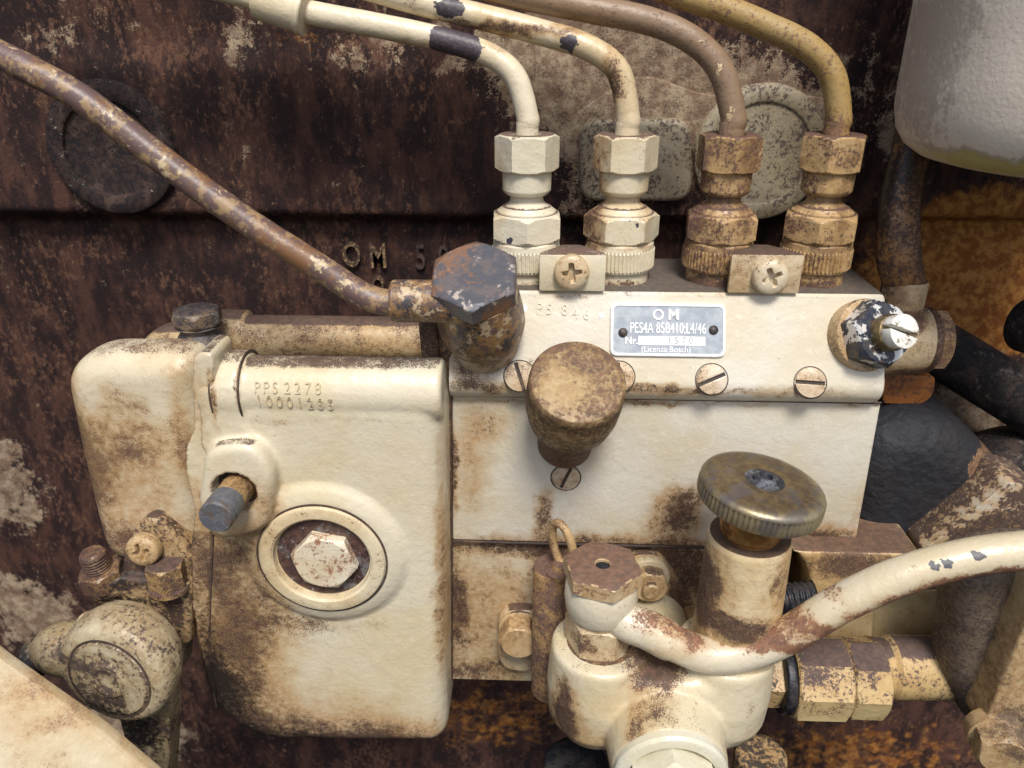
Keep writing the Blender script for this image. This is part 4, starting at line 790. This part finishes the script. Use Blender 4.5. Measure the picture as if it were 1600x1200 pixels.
# ================================================================== RIGHT-HAND SIDE: drive, coupling, elbow, filter
M_DARK = paint('sooty_housing', (.020, .021, .027), wear=-.1, tan=.0, dark=(.010, .010, .013), tint=(.040, .032, .028), fine=1.0, rough=.62, lump=2.6, bump=.8, spec=.3, chips=[(P(1530, 720, 16), (15, 30, 10), .8), (P(1565, 760, 14), (10, 30, 9), .8)], chipcol=(.13, .075, .042))
dh = thing('drive_housing', 'soot-black rounded drive housing right of the pump cover', 'housing', P(1460, 900, 30))
dome = lathe([(-14, 34), (-2, 36), (20, 37), (30, 34.5), (36, 30), (38, 0)], P(1400, 850, 34), V((1, -.12, 0)), 64)
skirt = pillow(pxpoly([(1318, 745), (1362, 680), (1440, 655), (1515, 668), (1592, 745), (1640, 830), (1640, 990), (1318, 990)], 8, [16, 16, 18, 18, 18, 16, 16, 16]), 46, 15, 4, 8)
obj('casting', cast(join(skirt), .9, 10), M_DARK, dh, ang=0)
obj('lug', lathe([(-2, 1.9), (.3, 1.7), (.6, 1.0), (.3, 0)], P(1408, 697, 13.5), elev(30), 20), M_DARK, dh)
M_RIBW = paint('rib_enamel', (.52, .50, .44), clean=[(P(1456+20*k, 853-15.4*k, -4), (5.5, 9, 3.0), .75) for k in range(8)], wear=.62, tan=.1, dark=(.045, .030, .028), fine=.6, spots=px_spots((1570, 835, -4, (110, 50), 1.0), (1480, 870, -4, (60, 30), .7)))
obj('rib', prism(pxpoly([(1440, 862), (1580, 752), (1640, 770), (1640, 900), (1450, 900)], -4, [2, 3, 3, 3, 3]), V((0, 20, 0)), 2.0, 3), M_RIBW, dh, label='rib with a worn whitish edge')
M_DARKBG = metal('rear_black', (.012, .010, .011), (.024, .019, .018), (.05, .034, .027), .75, spec=.25, fine=.3, flecks=(.10, .085, .07), fl=(.60, .68))
obj('rear_manifold', cast(ellipsoid(P(1620, 735, 40), (34, 20, 17), None, 36, 24), 1.0, 2), M_DARKBG, None, ang=0, label='dark rounded casting at the right edge behind the drive housing', cat='casting')
obj('hose', tube([P(1420, 520, 58), P(1478, 552, 54), P(1540, 590, 48), P(1620, 640, 40), P(1700, 700, 36)], 10.5, 24, 8), M_DARKBG, None, ang=60, label='thick dark hose sloping down to the right behind the elbow', cat='hose')
obj('cable_grommet', cast(lathe(rcyl(-6, 6, 9, 2), P(1622, 512, 20), V((.4, -1, .1)), 36), .6, 2), M_DARKBG, None, ang=0, label='round black grommet cut off by the right edge', cat='grommet')
# pump end flange
M_EF = paint('end_flange_enamel', (.58, .47, .27), wear=-.05, tan=.2, top=.9, dark=(.075, .045, .035), spots=px_spots((1330, 880, -8, (110, 50, 30), .75), (1330, 1030, -12, (80, 20, 30), .35)))
ef = thing('end_flange', 'cream and brown pump end flange block behind the feed pipe', 'flange', P(1310, 1040, -8))
arc = [(1238, 862)] + [(1236+34*math.sin(a), 950-90*math.cos(a)) for a in (R(20), R(45), R(70), R(90), R(110), R(135))] + [(1232, 1030), (1264, 1040), (1350, 1036), (1364, 1018), (1368, 940), (1440, 930), (1440, 866)]
obj('block', cast(prism(pxpoly(arc, -9, .6), V((0, 30, 0)), 0), .6, 14), M_EF, ef, ang=0)
obj('rear_plate', prism(pxpoly([(1362, 930), (1480, 920), (1478, 1058), (1362, 1062)], -3, 1.5), V((0, 20, 0)), 1.0, 3), M_EF, ef)
M_THR = metal('black_thread', (.012, .013, .018), (.022, .023, .03), (.05, .045, .045), .4, .3)
ts = P(1195, 942, -14); tl_ = (P(1276, 932, -14)-ts)
obj('threaded_stud', lathe([(k*.45, 5.6 if k % 4 < 2 else 5.0) for k in range(int(tl_.length/.45))], ts, tl_.normalized(), 36), M_THR, None, ang=60, label='black threaded stud behind the primer cylinder', cat='stud')
# coupling along the shaft
CY = -22.0
M_CPL = paint('coupling_enamel', (.58, .46, .24), wear=.10, tan=.12, top=.95, dark=(.055, .038, .042), fine=1.0, soft=.035, spots=px_spots((1290, 1060, CY-10, (60, 40, 20), .5), (1360, 1050, CY-10, (40, 40, 20), .45)), clean=px_spots((1360, 1110, CY-12, (50, 22, 14), .5), (1290, 1130, CY-12, (50, 22, 14), .4)))
cp = thing('shaft_coupling', 'cream and dark speckled coupling with black-edged nut below the feed pipe', 'coupling', P(1290, 1140, CY))
cz_ = Z(1086, CY-8, 1290); xx = lambda px: P(px, 1090, CY-8).x
CO = V((0, CY, cz_))
obj('hexagon_nut', lathe(hexp(xx(1182), xx(1226), 8.8, True, False, .12), CO, X_, 72, rot=R(14)), paint('coupling_nut_enamel', (.56, .44, .24), wear=.2, tan=.1, top=1.5, dark=(.02, .02, .028), fine=.9), cp, ang=22)
obj('washer', lathe(rcyl(xx(1222), xx(1240), 12.5, 1.0), CO, X_, 48), M_THR, cp)
obj('half', lathe(hexp(xx(1240), xx(1326), 13.0, True, True, .08, 8), CO, X_, 96, rot=R(10)), M_CPL, cp, ang=20)
obj('half', lathe(hexp(xx(1328), xx(1386), 12.2, True, True, .08, 8), CO, X_, 96, rot=R(14)), M_CPL, cp, ang=20)
obj('shaft', lathe([(xx(1380), 10), (xx(1404), 9.6), (xx(1412), 10.6), (xx(1510), 10.4), (xx(1600), 10.4)], CO + V((0, 4, 1)), X_, 48), M_CPL, cp)
# casting at the lower right
M_BRR = paint('support_enamel', (.52, .46, .32), glaze=px_spots((1560, 1080, -44, (60, 180, 40), .5)), wear=.12, tan=.1, top=.2, dark=(.070, .052, .042), spots=px_spots((1590, 1130, -44, (60, 50, 30), .45)))
sp_ = thing('support_casting', 'angular cast support bracket with slanted cream face, lower right corner', 'bracket', P(1560, 1180, -30))
a_ = pillow(pxpoly([(1494, 905), (1600, 870), (1690, 880), (1690, 1195), (1590, 1185), (1526, 1156), (1484, 1074), (1500, 1000)], -34, [9, 9, 9, 9, 9, 10, 10, 10]), 18, 8, 4)
b_2 = prism(pxpoly([(1632, 905), (1720, 880), (1720, 1200), (1560, 1172), (1534, 1142)], -44, [4, 4, 4, 5, 5]), V((0, 13, 0)), 2.0, 3)
obj('web', cast(a_, .8, 6), paint('support_web_dark', (.20, .165, .12), wear=.35, tan=.1, dark=(.050, .038, .034), tint=(.12, .085, .06), fine=.9, rough=.5), sp_, ang=0, label='dark web, part grime, part painted shade')  # web darker than the sunlit face: shade and grime put into the colour
obj('face', cast(b_2, .7, 4), M_BRR, sp_, ang=0)
obj('bolt', lathe([(-4, 8), (1, 8), (1.4, 7.0)] + hexp(1.5, 8, 6.6, False, True, .2), P(1556, 1150, -45), elev(-2, -12), 72), M_BRR, sp_, ang=24)
# inlet elbow and riser
EY_ = 20.0
M_ELB = paint('elbow_enamel', (.60, .51, .36), glaze=px_spots((1392, 440, EY_, (26, 60, 30), .7), (1412, 470, EY_-4, (40, 40, 30), .4), (1430, 590, 8, (80, 26, 30), .6), (1420, 510, 8, (60, 30, 30), .6)), oil_dark=px_spots((1382, 440, EY_, (18, 90, 30), .7)), wear=.05, tan=.1, top=.6, dark=(.085, .045, .032), spots=px_spots((1420, 505, 10, (50, 26, 20), .9), (1430, 590, 10, (60, 20, 20), .6)))  # near-black blob down the left of the lower tube
EY = 20.0
el = thing('inlet_elbow', 'cream inlet elbow with hexagon cap at the right end of the pump', 'pipe fitting', P(1430, 600, EY))
ez = Z(545, EY-8, 1430); ex = lambda px: P(px, 545, EY-8).x
EO = V((0, EY, ez))
obj('barrel', lathe([(ex(1380), 11.5), (ex(1420), 11.8), (ex(1452), 11.2), (ex(1460), 10.0)], EO, X_, 48), M_ELB, el)
obj('collar', lathe(rcyl(ex(1456), ex(1468), 10.8, .6), EO, X_, 48), M_FLANGE, el)
obj('hexagon_cap', lathe(hexp(ex(1467), ex(1490), 9.2, False, True, .15), EO, X_, 72, rot=R(8)), paint('elbow_cap_enamel', (.56, .40, .22), wear=.30, tan=.3, dark=(.10, .055, .05)), el, ang=22)
M_RISER = paint('riser_paint', (.44, .32, .17), wear=.42, tan=.4, dark=(.045, .027, .022), tint=(.28, .11, .03), oil_dark=px_spots((1376, 330, EY, (26, 130, 40), .85), (1400, 260, EY+6, (60, 70, 40), .7)), fine=.9)  # near-black blobs over the left half and the upper bend
rx = P(1408, 470, EY).x
ri = thing('riser_pipe', 'dark rusty pipe rising from the inlet elbow behind the white bowl', 'pipe', V((rx, EY, ez)))
obj('lower_tube', lathe([(0, 6.8), (Z(440, EY, 1408)-ez, 6.8), (Z(436, EY, 1408)-ez, 6.3)], V((rx, EY, ez)), Z_, 36), M_ELB, ri)
obj('tube', tube([V((rx, EY, Z(445, EY, 1408))), P(1404, 400, EY), P(1404, 340, EY+3), P(1412, 280, EY+7), P(1428, 220, EY+10), P(1440, 150, EY+12), P(1450, 60, EY+14)], lambda t: 6.0+.5*math.sin(t*9), 28, 8), M_RISER, ri, ang=60)
M_RB = paint('rust_block', (.30, .12, .035), wear=.2, tan=.3, dark=(.07, .03, .02), tint=(.26, .09, .02), fine=.6)
obj('rust_block', prism(pxpoly([(1380, 585), (1462, 588), (1458, 618), (1440, 632), (1380, 630)], 22, [1, 2, 4, 4, 1]), V((0, 20, 0)), 1.4, 3), M_RB, None, label='orange rusty lug just under the inlet elbow', cat='lug')
# filter bowl
s = NT('bowl_enamel'); wp = s.wobble(3, .12)
stn = s.field(px_spots((1430, 130, 0, (75, 260, 60), .85), (1580, 272, -40, (180, 20, 60), 1.25), (1490, 190, -30, (16, 26, 40), .5), (1480, 30, -10, (90, 60, 60), .5)), wp)
nn = s.noise(.45, 5, .75, stretch=(1, 1, .8)); nb = s.noise(.05, 3, .5)
bm_ = s.step(s.math('MULTIPLY_ADD', nn, 1.3, s.math('MULTIPLY', stn, .62)), .80, 1.12)
bcol = s.mix(s.step(nb, .35, .65), (.68, .605, .51), (.62, .55, .46)); bcol = s.mix(s.math('MULTIPLY', bm_, .55), bcol, (.22, .165, .13))
yb_ = s.field([(P(1600, 300, -45), (70, 60, 5), 1.0), (P(1450, 262, -20), (26, 40, 5), .8)], wp); bcol = s.mix(s.step(yb_, .1, .7, 0, .85), bcol, (.42, .36, .10))
M_BOWL = s.done(bcol, s.math('MULTIPLY_ADD', nn, .2, .6), s.noise(.9, 4, .6), .3, spec=.3)
fb_o = P(1690, 200, 8); rbw = fb_o.x - P(1409, 215, 8).x
zb0 = Z(296, 8-rbw*.8, 1600)
prof = [(0, 0), (0, rbw*.72), (1.2, rbw*.82), (4, rbw*.91), (8, rbw*.965), (14, rbw*.995), (22, rbw), (150, rbw*1.02)]
fbw = thing('filter_bowl', 'large pale grey-white filter bowl with rounded bottom, top right corner', 'filter', V((fb_o.x, 8, zb0)))
obj('bowl', lathe(prof, V((fb_o.x, 8, zb0)), Z_, 96), M_BOWL, fbw, ang=60)
# sheet guard in the near lower left corner
M_GUARD = paint('guard_enamel', (.55, .48, .34), wear=-.08, tan=.1, spots=px_spots((60, 1080, -70, (90, 40), .3), (120, 1120, -70, (160, 20, 20), .3)), dark=(.16, .11, .08), rough=.45)
g0 = [P(x, y, Y) for x, y, Y in ((-260, 830, -62), (-6, 1026, -66), (60, 1072, -68), (150, 1135, -70), (245, 1215, -72), (330, 1300, -74), (-300, 1420, -110))]
guard = obj('sheet_guard', prism(g0, V((1.2, 3.5, -2.0)), .6, 2), M_GUARD, None, ang=40, label='out of focus cream sheet metal guard edge, bottom left corner', cat='guard')
# bits under the feed pump
M_UND = paint('under_enamel', (.46, .38, .24), wear=.4, tan=.3, dark=(.02, .018, .02), fine=.7)
obj('drain_fitting', cast(lathe(rcyl(-16, 0, 9, 2), P(1190, 1175, -26), Z_, 36), .7, 2), M_UND, None, ang=0, label='dark speckled fitting below the right side of the feed pump', cat='fitting')
obj('drain_plug', cast(lathe(rcyl(-14, 0, 12, 2), P(900, 1190, -22), Z_, 36), .7, 2), M_THR, None, ang=0, label='black plug just under the left side of the feed pump', cat='plug')
